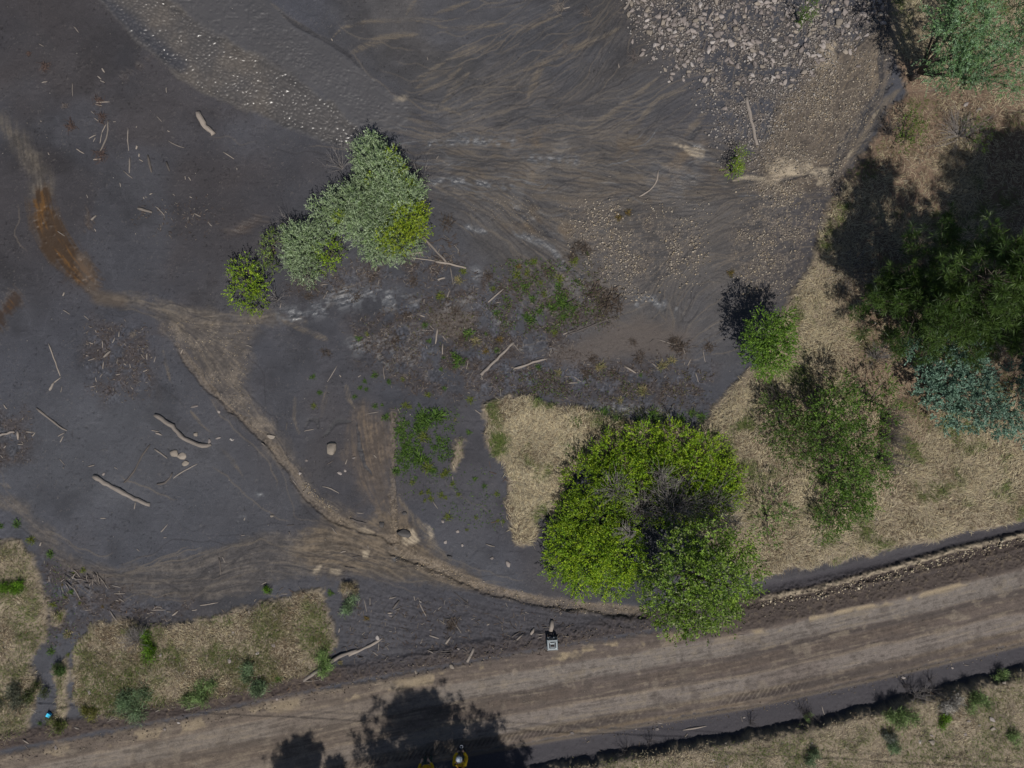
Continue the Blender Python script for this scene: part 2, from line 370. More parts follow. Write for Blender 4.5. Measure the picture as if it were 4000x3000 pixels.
# 2 streaked fan of the gully
fan_soft = ss(120, -160, sdist(O((860,240),(960,130),(1150,-50),(1350,-50),(1420,90),(1520,190),(1560,300),(1660,420),(1700,620),(1600,720),(1450,740),(1250,720),(1100,600),(950,440),(900,320))) + edge * 1.5)
gsoft = ss(60, -60, sdist(gul) + edge * 1.6)
strk = np.clip(fan_soft * .75 + gsoft * .5, 0, 1)
tanm = ss(.50, .78, st_c * .62 + n_mid * .34 + .06)
C = mix(C, (.104, .091, .078), tanm * strk * .28)
C = mix(C, (.040, .040, .043), ss(.50, .28, st_c) * strk * .34)
C *= (1 + strk * .34 * (st_f - .5) + .05 * (st_f - .5))[..., None]
C = mix(C, (.100, .080, .060), gsoft * ss(.45, .75, st_c * .5 + n_sm * .5) * .4)
C = mix(C, (.125, .085, .045), gsoft * ss(.60, .75, fbm(110, 45, 3) * .75 + n_sm * .25) * .38)
Z += strk * (.007 * (st_c - .5) + .007 * (st_f - .5)); Z -= gsoft * .03
wetm = gsoft * ss(.55, .75, fbm(90, 41, 3)); R_ -= wetm * .3
# braided rivulets: paths that follow the flow, merging and parting
def rivulets(prob, n, steps, seed, wfield, amp):
    g = np.random.default_rng(seed); acc = np.zeros((NY, NX), np.float32)
    j = g.integers(0, NX, n * 30); i = g.integers(0, NY, n * 30); k = g.random(n * 30) < prob[i, j]; i = i[k][:n].astype(np.float32); j = j[k][:n].astype(np.float32); n = len(i)
    if n == 0: return acc
    L = g.integers(steps // 3, steps, n); sg = np.where(g.random(n) < .5, 1., -1.); a0 = ang[i.astype(int), j.astype(int)]; pc = np.cos(a0) * sg; ps = np.sin(a0) * sg; st = .35 + .65 * g.random(n)
    for s_ in range(steps):
        ii = np.clip(i.astype(np.int32), 1, NY - 2); jj = np.clip(j.astype(np.int32), 1, NX - 2); live = (s_ < L) & (i > 1) & (i < NY - 2) & (j > 1) & (j < NX - 2)
        fade = np.minimum(1, np.minimum(s_, L - s_) / 14.) * st * live; np.maximum.at(acc, (ii, jj), fade.astype(np.float32))
        th = ang[ii, jj] + (wfield[ii, jj] - .5) * amp; c = np.cos(th); s2 = np.sin(th); f = np.where(c * pc + s2 * ps < 0, -1., 1.); pc = .6 * pc + .4 * c * f; ps = .6 * ps + .4 * s2 * f; q = np.hypot(pc, ps) + 1e-6; pc /= q; ps /= q
        i = i + ps; j = j + pc
    b = acc.copy(); b[1:] = np.maximum(b[1:], acc[:-1] * .7); b[:, 1:] = np.maximum(b[:, 1:], acc[:, :-1] * .7)
    return b
pr = np.clip(fan_soft * .35 + gsoft * .8 + ss(60, -60, sdist(gulr)) * .5 + ss(60, -60, sdist(tanarc)) * .25 + ss(60, -60, sdist(tanfan)) * .3 + .003, 0, 1)
w1, w2, w3 = fbm(46, 61, 3), fbm(70, 62, 3), fbm(34, 63, 3)
rv_d = np.maximum(rivulets(pr, 260, 150, 1, w1, 2.0), rivulets(pr, 200, 220, 2, w2, 2.2)); rv_t = np.maximum(rivulets(pr, 420, 170, 3, w3, 1.8), rivulets(pr, 240, 130, 4, w1, 2.6))
rv_w = rivulets(gsoft * ss(.45, .6, fbm(120, 64, 3)) * .9, 200, 60, 5, w2, 3.0)
# other streaked zones
def tanzone(poly, soft, c, amt, depth=0.0, hard=8, ed=1.0):
    global C, Z, R_
    s_ = sdist(poly) + edge * ed; m = ss(soft, -soft, s_)
    C = mix(C, np.array(c) * .8, m * amt * .75); C = mix(C, np.array(c) * 1.3, m * amt * ss(.42, .72, st_c * .35 + n_sm * .4 + n_fine * .25))
    C *= (1 + m * (.24 * (st_f - .5) + .34 * (n_fine - .5) + .30 * (n_px - .5)))[..., None]
    Z = Z - depth * ss(hard, -hard, s_ * .7 + edge * .1) + m * (.008 * (st_f - .5) + .012 * (n_fine - .5))
    return m
tz = [tanzone(tanleft, 35, (.085, .073, .06), .7), tanzone(tanmid, 22, (.10, .085, .07), .7), tanzone(tanfan, 40, (.092, .077, .063), .8, .02, 20, 1.1),
      tanzone(tanarc, 24, (.078, .068, .060), .7), tanzone(tancol, 60, (.100, .076, .055), .75, 0, 8, 1.3), tanzone(O((690,1120),(800,1120),(850,1090),(900,1150),(960,1210),(1060,1272),(930,1262),(800,1240),(690,1238),(640,1190)), 44, (.100, .079, .057), .8, 0, 8, 1.3), tanzone(chan, 14, (.13, .104, .078), .85, .05, 10, .5),
      tanzone(gulr, 34, (.118, .093, .067), .85)]
# narrow incised channels, then thin light threads of sand
for pts, wd, dp in [([(380,742),(440,830),(510,893),(565,940),(625,1010),(662,1072),(718,1117),(775,1145),(850,1165)], 15, .06),
                    ([(850,1185),(960,1232),(1050,1272),(1180,1302),(1300,1316),(1390,1325)], 19, .06), ([(850,900),(850,1080),(852,1170)], 14, .03)]:
    q = ov(pts); dq = up(polydist(q)) + (n_mid - .5) * 34 + (n_sm - .5) * 20 + (n_fine - .5) * 9; m = 1 - ss(wd * .5, wd * 1.25, dq); Z -= dp * (1 - ss(wd * .8, wd * 1.15, dq))
    C = mix(C, (.118, .095, .072), m * (.2 + .6 * st_f)); C *= (1 + m * (.9 * (vn(5, 77) - .45)))[..., None]
threads = [('B', [(640,340),(740,240),(970,185),(1290,170),(1500,160),(1640,175)], 7), ('B', [(1300,130),(1340,60),(1390,0)], 7), ('B', [(1500,140),(1660,80),(1850,10)], 7),
 ('B', [(1370,175),(1560,210),(1640,250),(1860,240),(2212,190)], 7), ('B', [(800,470),(1040,350),(1250,300),(1400,300)], 14), ('B', [(1650,520),(1850,440),(2000,410),(2150,350)], 18),
 ('B', [(1320,720),(1500,620),(1660,510)], 9), ('B', [(1380,760),(1560,640),(1700,580)], 12), ('B', [(1400,820),(1640,700),(1800,560)], 9), ('B', [(1600,900),(1700,760),(1850,620)], 12),
 ('B', [(120,20),(200,100),(330,190),(480,280)], 9), ('B', [(1330,840),(1480,900),(1620,930),(1800,1000)], 7),
 ('C', [(0,300),(300,170),(420,130)], 10), ('C', [(100,620),(300,520),(480,430),(690,370),(960,230)], 12), ('C', [(130,860),(220,640),(300,520)], 12),
 ('C', [(600,1130),(800,1020),(930,920),(1100,800),(1300,640)], 9), ('C', [(930,1160),(1100,1050),(1250,860),(1560,760)], 8), ('C', [(1480,1180),(1600,1060),(1720,900)], 14),
 ('D', [(1150,770),(1000,900),(900,1050),(800,1250),(720,1400)], 26), ('D', [(1030,80),(1000,200),(900,260),(700,420)], 22), ('D', [(560,1480),(480,1500),(340,1480),(200,1540)], 20),
 ('E', [(1400,1340),(1440,1500),(1480,1659)], 5), ('E', [(1400,1010),(1560,1150),(1680,1370)], 12), ('F', [(200,1090),(350,1170),(560,1250),(640,1290)], 12),
 ('F', [(590,1020),(760,850),(900,790)], 14), ('J', [(560,300),(600,120),(610,0)], 7), ('J', [(380,440),(330,300),(340,100)], 9), ('J', [(780,0),(800,130),(860,220)], 8),
 ('J', [(1210,960),(1330,1120),(1440,1250),(1520,1380),(1680,1530)], 13), ('I', [(1640,220),(1750,360),(1850,430)], 6), ('I', [(1900,540),(2010,660),(2120,830)], 7),
 ('I', [(0,860),(90,900)], 9), ('C', [(1700,1400),(1830,1480),(1920,1560),(2080,1570),(2212,1620)], 11)]
for c_, pts, wd in threads:
    m = thread([cp(c_, *p) for p in pts], wd * 1.15); C = mix(C, (.120, .100, .078), m * (.12 + .62 * ss(.3, .7, st_f * .5 + st_c * .5))); Z -= m * .008
dark_threads = [('D', [(1080,720),(950,800),(860,920),(760,1060),(660,1230),(580,1420),(520,1490),(340,1490),(200,1540),(30,1570)], 9), ('D', [(1060,740),(930,870),(850,1000),(760,1200)], 6),
 ('D', [(1040,30),(960,200),(840,300),(760,400)], 12), ('D', [(410,620),(420,470),(490,385),(560,390),(610,450)], 11), ('D', [(985,700),(975,520),(990,300)], 6), ('C', [(1510,1220),(1600,1130),(1650,1060)], 5),
 ('C', [(1430,1190),(1520,1240),(1640,1300),(1760,1310)], 4), ('C', [(1760,1310),(1780,1360),(1880,1385)], 4), ('J', [(870,330),(900,560),(940,700),(1010,790)], 4), ('J', [(410,410),(460,310),(530,310),(545,400)], 4),
 ('J', [(570,460),(610,430),(700,320),(860,330)], 4), ('B', [(200,90),(330,200),(620,350),(800,470),(960,640)], 5), ('G', [(0,130),(150,230),(270,330),(350,390)], 8)]
for c_, pts, wd in dark_threads:
    m = thread([cp(c_, *p) for p in pts], wd * 1.9 + 1.5, .45); C = mix(C, (.026, .025, .028), m * .95); Z -= m * .02; R_ -= m * .25
C = mix(C, (.125, .105, .084), rv_t * .55); Z += rv_t * .003
C = mix(C, (.030, .029, .032), rv_d * .6); Z -= rv_d * .006
C = mix(C, (.075, .08, .09), rv_w * .6); R_ = R_ * (1 - rv_w * .8) + .28 * rv_w * .8
# silt lines left by the falling water
sl = np.abs(np.sin(n_big * 55 + n_mid * 7)); sl = ss(.16, .02, sl) * ss(.45, .6, fbm(260, 65, 3)); C *= (1 + .16 * sl)[..., None]
# pale sand patches
for c_, pts in [('D', [(0,1430),(130,1350),(250,1370),(350,1390),(400,1470),(520,1480),(540,1500),(450,1570),(350,1500),(200,1520),(60,1590),(0,1560)]),
                ('D', [(430,480),(500,395),(570,420),(600,520),(540,580),(420,600)]), ('D', [(420,400),(480,370),(580,370),(600,400),(560,400)]),
                ('C', [(1400,1240),(1500,1250),(1660,1310),(1640,1350),(1540,1330),(1460,1290)]), ('J', [(1270,1340),(1350,1260),(1420,1340),(1420,1370),(1300,1380)]),
                ('J', [(820,1240),(950,1230),(1030,1290),(980,1310),(880,1280)]), ('J', [(1450,1210),(1510,1230),(1530,1310),(1510,1340)]), ('J', [(500,1600),(560,1570),(540,1630),(490,1640)]),
                ('J', [(640,1600),(740,1590),(750,1640),(650,1640)]), ('B', [(1150,870),(1200,830),(1290,830),(1280,870),(1200,890)]), ('J', [(920,1440),(970,1440),(960,1500),(930,1490)])]:
    s_ = sdist([cp(c_, *p) for p in pts]) + edge * .5; m = ss(9, -9, s_)
    C = mix(C, (.30, .25, .185), m * (.35 + .65 * ss(.3, .65, st_f * .4 + st_c * .6)))
for pts, wd in [([(1160,880),(1230,830),(1300,845),(1280,870)], 0)]: pass
for pts, wd in [([(3000+x/2.212, y/2.212) for x, y in q], w_) for q, w_ in [([(60,1380),(130,1400),(165,1420)], 11), ([(170,1440),(240,1470),(300,1475)], 14), ([(250,1400),(330,1420),(370,1460)], 16), ([(10,1450),(110,1480),(240,1500)], 10),
        ([(540,1480),(480,1560),(420,1600)], 11), ([(960,940),(930,990),(880,1060)], 3.5), ([(740,1280),(700,1340),(680,1390)], 3), ([(380,1475),(470,1490),(540,1470)], 13), ([(-300,1560),(-200,1530),(-60,1545),(60,1600),(160,1659)], 7)]]:
    C = mix(C, (.32, .27, .20), thread(pts, wd * 1.7, .7) * (.3 + .65 * st_f))
# orange seep
for p, q, amt in [(pool, 22, .9), (pool2, 26, .7), (O((490,505),(560,465),(570,475),(520,510)), 24, .45), (O((330,120),(270,160),(260,175)), 16, .3), (O((190,450),(182,500),(196,490)), 9, .5)]:
    s_ = sdist(p) + edge * .7 + (st_c - .5) * 30; m = ss(q, -q, s_)
    C = mix(C, (.036, .020, .008), m * min(1, amt * 1.1)); C = mix(C, (.105, .050, .010), m * amt * ss(.42, .7, st_c * .55 + n_mid * .45) * ss(4, -26, s_)); R_ -= .45 * m; Z -= .02 * m
pool_m = ss(6, -6, np.minimum(sdist(pool), sdist(pool2)) + edge * .35)
C = mix(C, (.07, .054, .042), line(O((175,560),(190,600),(210,640),(260,650)), 30, .8) * .6)
# rippled running water and the smooth wet sheet beside it
s_r = sdist(rip) + edge * .5; s_w = sdist(wet) + edge * .5
mr = ss(16, -16, s_r); mw = ss(22, -22, s_w)
C = mix(C, (.056, .053, .054), mw * .8)
C = mix(C, (.082, .074, .067), mr * .8); C = mix(C, (.108, .093, .078), mr * ss(.45, .7, n_mid) * .7)
C = mix(C, (.048, .047, .052), mr * line([cp('A', *p) for p in [(870,20),(1100,170),(1300,360),(1500,530),(1560,560)]], 34, .8) * .85)
def cells(scale, seed, sx=1.0, rot=0.0):
    """rounded cell pattern: 1 in a cell's middle, 0 on its rim"""
    c_, s2 = math.cos(rot), math.sin(rot)
    U = (Xf * c_ + Yf * s2) / (scale * sx); Vv = (-Xf * s2 + Yf * c_) / scale
    iu = np.floor(U).astype(np.int32); iv = np.floor(Vv).astype(np.int32); d1 = np.full(U.shape, 9., np.float32); d2 = d1.copy()
    for du in (-1, 0, 1):
        for dv in (-1, 0, 1):
            a_ = iu + du; b_ = iv + dv
            h = (a_ * 374761393 + b_ * 668265263 + seed * 974711) & 0x7fffffff; h = ((h ^ (h >> 13)) * 1274126177) & 0x7fffffff
            rx = (h & 0xffff) / 65535.; ry = ((h * 2654435 >> 7) & 0xffff) / 65535.
            dd = (U - a_ - .05 - .9 * rx) ** 2 + (Vv - b_ - .05 - .9 * ry) ** 2
            d2 = np.where(dd < d1, d1, np.minimum(d2, dd)); d1 = np.minimum(d1, dd)
    return np.clip(np.sqrt(d2) - np.sqrt(d1), 0, 1).astype(np.float32), np.sqrt(d1)
_wx, _wy = Xf, Yf; Xf = Xf + (fbm(40, 301, 3) - .5) * 34; Yf = Yf + (fbm(40, 302, 3) - .5) * 34
c1, c1d = cells(13, 3, 1.5, .45); c1b, _ = cells(22, 4, 1.4, .6); Xf, Yf = _wx, _wy; c1 = c1 * (.55 + .45 * ss(.05, .5, c1b)) * (.6 + .8 * n_sm)
rim = ss(.22, .02, c1)
Z += mr * (.026 * ss(.0, .6, c1)) + mw * .004 * st_f * ss(.4, .6, n_mid) - mr * .02
C *= (1 - .22 * mr * rim)[..., None]
C *= (1 - .3 * ss(14, -8, np.abs(s_r + 14) - 12) * ss(.3, .7, n_sm))[..., None]
R_ = R_ * (1 - mr) + .31 * mr; R_ = R_ * (1 - mw) + .5 * mw
mw2 = mw * line(O((560,40),(640,110),(740,190),(800,240)), 60, .8); Z += mw2 * .010 * ss(.0, .5, c1)
# shiny wet runs in the reed flat, some sky sheen painted into their colour
glint = np.zeros_like(Z)
for c_, pts, wd in [('F', [(240,1080),(600,1000),(900,720)], 40), ('F', [(700,900),(1000,900),(1380,1000)], 60), ('F', [(860,1330),(1200,1250),(1400,1190)], 50), ('F', [(1100,1420),(1250,1480),(1450,1330)], 60),
                    ('F', [(1870,1070),(2000,1110),(2150,1140)], 18), ('F', [(1490,1590),(1640,1640)], 25), ('F', [(1830,300),(1980,340),(2130,375)], 14), ('G', [(0,330),(250,440),(340,480),(430,600)], 16),
                    ('G', [(480,750),(560,800),(660,920)], 16), ('G', [(490,780),(560,880),(640,1000)], 14), ('G', [(60,1370),(220,1330),(380,1390)], 22), ('G', [(400,650),(520,690),(640,740)], 18),
                    ('C', [(0,1320),(250,1380),(540,1390)], 22), ('B', [(1450,1580),(1800,1560),(2212,1620)], 16), ('G', [(1080,960),(1200,940),(1300,960)], 30), ('B', [(1500,1250),(1800,1210),(2212,1230)], 20),
                    ('G', [(1410,1080),(1430,960),(1450,900)], 7), ('I', [(2120,1130),(2080,1200)], 20), ('J', [(20,940),(60,1010)], 16), ('J', [(1170,1440),(1200,1500)], 18), ('K', [(600,200),(940,200),(1400,240)], 30), ('F', [(1650,1000),(1850,950),(1900,700)], 30)]:
    glint = np.maximum(glint, line([cp(c_, *p) for p in pts], wd, .8))
glint = glint * ss(.36, .62, n_sm * .55 + fbm(18, 53, 2) * .45)
C = mix(C, (.060, .064, .073), glint * .7); R_ = R_ * (1 - glint * .9) + .30 * glint * .9
Z += glint * (.026 * (st_c - .5) + .030 * (vn(15, 51) - .5) + .016 * (vn(7, 52) - .5) + .010 * (st_f - .5))
# 3 dark woody debris, churned mud
for p in (debris, debris2, *debris3):
    m = ss(60, -60, sdist(p) + edge * 1.3)
    C = mix(C, (.045, .037, .035), m * .7 * ss(.3, .6, n_sm)); C *= (1 + m * 1.3 * (vn(5, 61) - .42) * ss(.3, .6, vn(18, 62)))[..., None]
    Z += m * .05 * (n_fine - .4) * ss(.3, .6, n_sm); R_ += .15 * m
C = mix(C, (.086, .073, .066), ss(40, -40, sdist(O((1180,770),(1250,735),(1330,700),(1400,690),(1500,715),(1480,770),(1330,770),(1250,790))) + edge) * .85)
C = mix(C, (.088, .075, .066), ss(24, -24, sdist(O((930,680),(990,655),(1030,680),(1010,730),(950,720))) + edge) * .8)
# 4 gravel: pale pebbles too small to build one by one
peb, pebd = cells(9, 9)
pebm = np.zeros_like(Z); 
for p, soft, amt in [(rocks_p, 60, .8), (fineg, 60, .85), (fineg2, 60, .75), (gulr, 40, .6)]:
    pebm = np.maximum(pebm, ss(soft, -soft, sdist(p) + edge * 1.6) * amt)
pebm = np.maximum(pebm, (tz[2] * .5 + tz[6] * .9) * ss(.35, .7, n_sm))
h1 = vn(9, 71); sel = ss(.44, .60, h1 * .55 + .45 * n_sm) * pebm
C = mix(C, (.21, .175, .14), sel * ss(.10, .4, peb) * .75); Z += sel * .02 * ss(.05, .5, peb)
gravel_zone = ss(50, -50, np.minimum(np.minimum(sdist(rocks_p), sdist(fineg)), sdist(fineg2)) + edge)
C = mix(C, np.array((.068, .058, .053)), gravel_zone * .5 * ss(.35, .65, n_sm)); R_ += .1 * gravel_zone
# 5 grassland soil, raised above the mud
s_g = sfield(grass_polys) + edge * .8 + (n_fine - .5) * 16
mg = ss(12, -12, s_g)
soil = np.array((.18, .148, .108)); C0 = C.copy()
C = mix(C, soil, mg); C = mix(C, (.10, .083, .062), mg * ss(.45, .65, n_sm) * .8); C = mix(C, (.25, .21, .15), mg * ss(.52, .72, n_mid * .5 + n_fine * .5))
litter = ss(.42, .62, fbm(240, 81, 3) + .25 * ss(500, 0, np.hypot(Xf - 3600, (Yf - 1150) * .7) - 350) + .2 * ss(160, -60, np.abs(Yf - 470) - 90) - .13) * ss(3150, 3450, Xf) * ss(2000, 1500, Yf)
C = mix(C, (.125, .078, .055), mg * litter * .7)
Z += mg * .07 + .05 * ss(10, -60, s_g); R_ = R_ * (1 - mg) + .92 * mg
Z += mg * (.05 * (n_sm - .5) + .05 * (n_fine - .5))
s5 = sdist(g5) + edge * .35; Z += .27 * ss(14, -26, s5)
# 6 road with berms and ditches
mroad = ss(5, -5, np.abs(rv) - 96 + edge * .22 + (n_fine - .5) * 9)
lane = lambda c, h, s=8.: ss(h + s, h - s, np.abs(rv + (n_mid - .5) * 12 - c))
rc = np.zeros_like(C); rc[:] = (.104, .084, .074)
for c_, h, k, amt in [(-38, 19, (.142, .124, .111), .95), (49, 17, (.142, .122, .109), .95), (-12, 5, (.048, .040, .037), .85), (6, 11, (.080, .062, .051), .8), (24, 4, (.060, .048, .042), .7), (30, 3, (.18, .145, .105), .4),
                      (70, 4, (.15, .118, .08), .5), (80, 9, (.052, .043, .039), .85), (91, 4, (.13, .098, .062), .6), (-66, 8, (.085, .068, .058), .7), (-88, 9, (.06, .047, .040), .6)]:
    lm = lane(c_, h, 4.)
    rc = mix(rc, k, lm * amt * (.45 + .55 * ss(.25, .55, vn(380, int(c_ + 500), 1))))
rc = mix(rc, (.235, .187, .125), ss(.50, .58, fbm(90, 91, 4)) * lane(-76, 11, 6) * .9 * ss(2950, 2500, Xf))
rc = mix(rc, (.18, .148, .11), ss(.56, .72, st_c * .45 + n_sm * .3 + n_fine * .25) * .45)
rc = mix(rc, (.062, .052, .046), ss(.44, .30, st_c * .45 + n_sm * .3 + n_fine * .25) * .5)
rc = mix(rc, (.070, .058, .051), ss(.60, .74, fbm(60, 101, 4)) * .5); rc = mix(rc, (.165, .138, .11), ss(.62, .76, fbm(44, 102, 4)) * .5)
west = ss(2400, 1200, Xf)[..., None] * .35; rc = rc * (1 - west) + np.array([.132, .106, .080]) * (.7 + .6 * st_c[..., None]) * west
rc *= (1 + .18 * (st_f - .5) + .34 * (n_fine - .5) + .2 * (n_px - .5))[..., None]
C = C * (1 - mroad[..., None]) + rc * mroad[..., None]
R_ = R_ * (1 - mroad) + .88 * mroad
Z = Z * (1 - mroad) + mroad * (.02 + .010 * (st_c - .5) + .016 * (n_fine - .5) + .010 * (n_px - .5) - .025 * lane(-40, 20) - .025 * lane(48, 18) - .02 * lane(-8, 6) + .01 * (n_sm - .5))
trv = np.abs(rv - 77 + (n_big - .5) * 4); tread = ss(10, 6, trv) * ss(1050, 1500, Xf) * ss(.28, .55, vn(300, 95))
tp = np.sin((ra + (rv - 77) * OV * .9) / 19.0 * 2 * math.pi); Z += tread * .026 * ss(-.1, .8, tp); C *= (1 - .25 * tread * ss(.2, .9, -tp))[..., None]
# berm: broken dark clods between road and ditch
bw = rv + 118 + edge * .12
mb = ss(24, 12, np.abs(bw + 2)) * (1 - mroad) * ss(-400, 0, Xf)
C = mix(C, (.050, .039, .035), mb * .95); C = mix(C, (.12, .092, .066), mb * ss(.55, .75, n_fine) * .5)
Z += mb * (.05 + .10 * (n_fine - .45) + .05 * (vn(6, 97) - .5)); R_ += .1 * mb
mb2 = ss(9, 3, np.abs(rv - 101)) * (1 - mroad); C = mix(C, (.10, .078, .055), mb2 * .7); Z += mb2 * .03 * n_fine
mbr = ss(8, -4, np.abs(rv + 86 + edge * .15) - 22) * ss(2450, 3050, Xf)
C = mix(C, (.050, .040, .036), mbr * .9); C = mix(C, (.11, .086, .064), mbr * ss(.56, .75, n_fine) * .5); Z += mbr * (.035 + .09 * (n_fine - .45) + .05 * (vn(6, 98) - .5))
sandr = lane(-56, 5, 5) * ss(.50, .58, fbm(95, 96, 3)) * ss(2700, 3000, Xf); C = mix(C, (.235, .187, .125), sandr * .85)
# roadside mud
mlow = ss(0, 8, rv - 99) * (1 - mg); C = mix(C, (.047, .044, .050), mlow * .9); R_ += .05 * mlow; Z += mlow * (.015 * (n_sm - .5) - .05)
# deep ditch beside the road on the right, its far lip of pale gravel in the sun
dl = ov([(1640,1284),(1760,1262),(1900,1225),(2060,1178),(2212,1145),(2500,1080)])
dd = up(polydist(dl)); dsg, _ = signed_line(dl)
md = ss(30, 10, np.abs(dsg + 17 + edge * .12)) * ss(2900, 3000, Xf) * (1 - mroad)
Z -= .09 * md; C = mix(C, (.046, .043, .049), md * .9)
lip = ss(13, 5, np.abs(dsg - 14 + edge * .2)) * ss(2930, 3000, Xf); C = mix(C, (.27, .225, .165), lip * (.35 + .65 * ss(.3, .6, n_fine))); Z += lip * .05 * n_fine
# churned flow mud between the lower channel and the road
chm = ss(60, -60, sdist(O((780,1255),(930,1270),(1060,1290),(1390,1335),(1560,1330),(1400,1360),(1190,1385),(1000,1420),(760,1460),(740,1400),(720,1310))) + edge)
C = mix(C, (.046, .044, .050), chm * .8); Z += chm * (.05 * (n_fine - .5) + .03 * (st_c - .5)); C *= (1 + chm * .5 * (vn(6, 99) - .5))[..., None]
# round footprints and hoof pits at the muddy edge
for (x, y) in [cp('M', x, y) for x, y in [(700,340),(780,320),(860,350),(930,250),(1000,270),(1060,240),(1080,300),(1140,330),(1180,270),(1200,310),(1240,360),(1270,330),(1300,380),(1340,330),(1380,360),(1410,380),(1440,340),(1470,390),(1500,350),(1540,360),(1330,400),(1260,390),(1150,380),(1100,340),(1050,300)]]:
    m = np.exp(-(((Xf - x) / 8) ** 2 + ((Yf - y) / 4.5) ** 2)); Z -= .035 * m
C = np.clip(C, .004, .6)
Z = Z.astype(np.float32)

# which sheet each face belongs to
idm = np.zeros((NY, NX), np.int8)
idm[(mr + mw) > .5] = 1
idm[np.maximum(np.maximum(tz[2], tz[5]), np.maximum(tz[6], np.maximum(tz[1], tz[4]))) > .5] = 1
idm[gravel_zone > .5] = 2
idm[mg > .5] = 3
idm[pool_m > .5] = 5
idm[(mroad > .5)] = 4
P3 = np.stack([(Xf - 2000) * S, (1500 - Yf) * S, Z], -1).reshape(-1, 3)
idx = np.arange(NX * NY, dtype=np.int32).reshape(NY, NX)
quads = np.stack([idx[1:, :-1], idx[1:, 1:], idx[:-1, 1:], idx[:-1, :-1]], -1).reshape(-1, 4)
qid = idm[:-1, :-1].reshape(-1)
Cf = C.reshape(-1, 3); Rf = np.clip(R_, .18, .98).reshape(-1)
for k, nm, mt in [(0, 'ground', 'mud'), (1, 'stream', 'water'), (2, 'gravel_bar', 'gravel'), (3, 'terrain', 'soil'), (4, 'road', 'road'), (5, 'water', 'water')]:
    q = quads[qid == k]; u, inv = np.unique(q, return_inverse=True)
    me = mesh_np(nm, P3[u], inv.reshape(-1, 4), Cf[u], True, Rf[u])
    tag(add(nm, me, M[mt]), kind='structure')
# land beyond the picture
lo = np.concatenate([np.linspace(-17000, -MARG - 400, 60), np.linspace(-MARG, 4000 + MARG + STEP, 40), np.linspace(4000 + MARG + 400, 21000, 60)])
lo2 = np.concatenate([np.linspace(-17000, -MARG - 400, 60), np.linspace(-MARG, gy[-1], 30), np.linspace(3000 + MARG + 400, 20000, 60)])
OX, OY = np.meshgrid(lo, lo2); oj = np.clip(((OX + MARG) / STEP).astype(int), 12, NX - 13); oi = np.clip(((OY + MARG) / STEP).astype(int), 12, NY - 13)
def soft(A, r=10):
    return sum(A[np.clip(oi + dy, 0, NY - 1), np.clip(oj + dx, 0, NX - 1)] for dx in (-r, -r // 2, 0, r // 2, r) for dy in (-r, -r // 2, 0, r // 2, r)) / 25.0
oc = soft(C); dout = np.maximum(np.maximum(-MARG - OX, OX - 4000 - MARG), np.maximum(-MARG - OY, OY - 3000 - MARG)); gr = np.random.default_rng(4).random(OX.shape)
oc = oc * (.75 + .5 * gr)[..., None]
far = ss(2500, 7000, dout)[..., None]; oc = oc * (1 - far) + np.array([.15, .125, .085]) * (.7 + .6 * gr)[..., None] * far
oz = soft(Z) - .05 + .5 * ss(3000, 9000, dout) * (gr - .5); io = np.arange(OX.size).reshape(OX.shape)
oq = np.stack([io[1:, :-1], io[1:, 1:], io[:-1, 1:], io[:-1, :-1]], -1); inner = (OX[:-1, :-1] > -MARG - 1) & (OX[1:, 1:] < 4000 + MARG + STEP + 1) & (OY[:-1, :-1] > -MARG - 1) & (OY[1:, 1:] < gy[-1] + 1)
me = mesh_np('land', np.stack([(OX - 2000) * S, (1500 - OY) * S, oz], -1).reshape(-1, 3), oq[~inner], oc.reshape(-1, 3), True, np.full(OX.size, .92))
tag(add('land', me, M['soil']), kind='structure')

def gz(px, py):
    i = int(min(max(round((px + MARG) / STEP), 0), NX - 1)); j = int(min(max(round((py + MARG) / STEP), 0), NY - 1)); return float(Z[j, i])
def gzv(px, py):
    i = np.clip(np.rint((px + MARG) / STEP).astype(int), 0, NX - 1); j = np.clip(np.rint((py + MARG) / STEP).astype(int), 0, NY - 1); return Z[j, i]
def atv(A, px, py):
    i = np.clip(np.rint((px + MARG) / STEP).astype(int), 0, NX - 1); j = np.clip(np.rint((py + MARG) / STEP).astype(int), 0, NY - 1); return A[j, i]
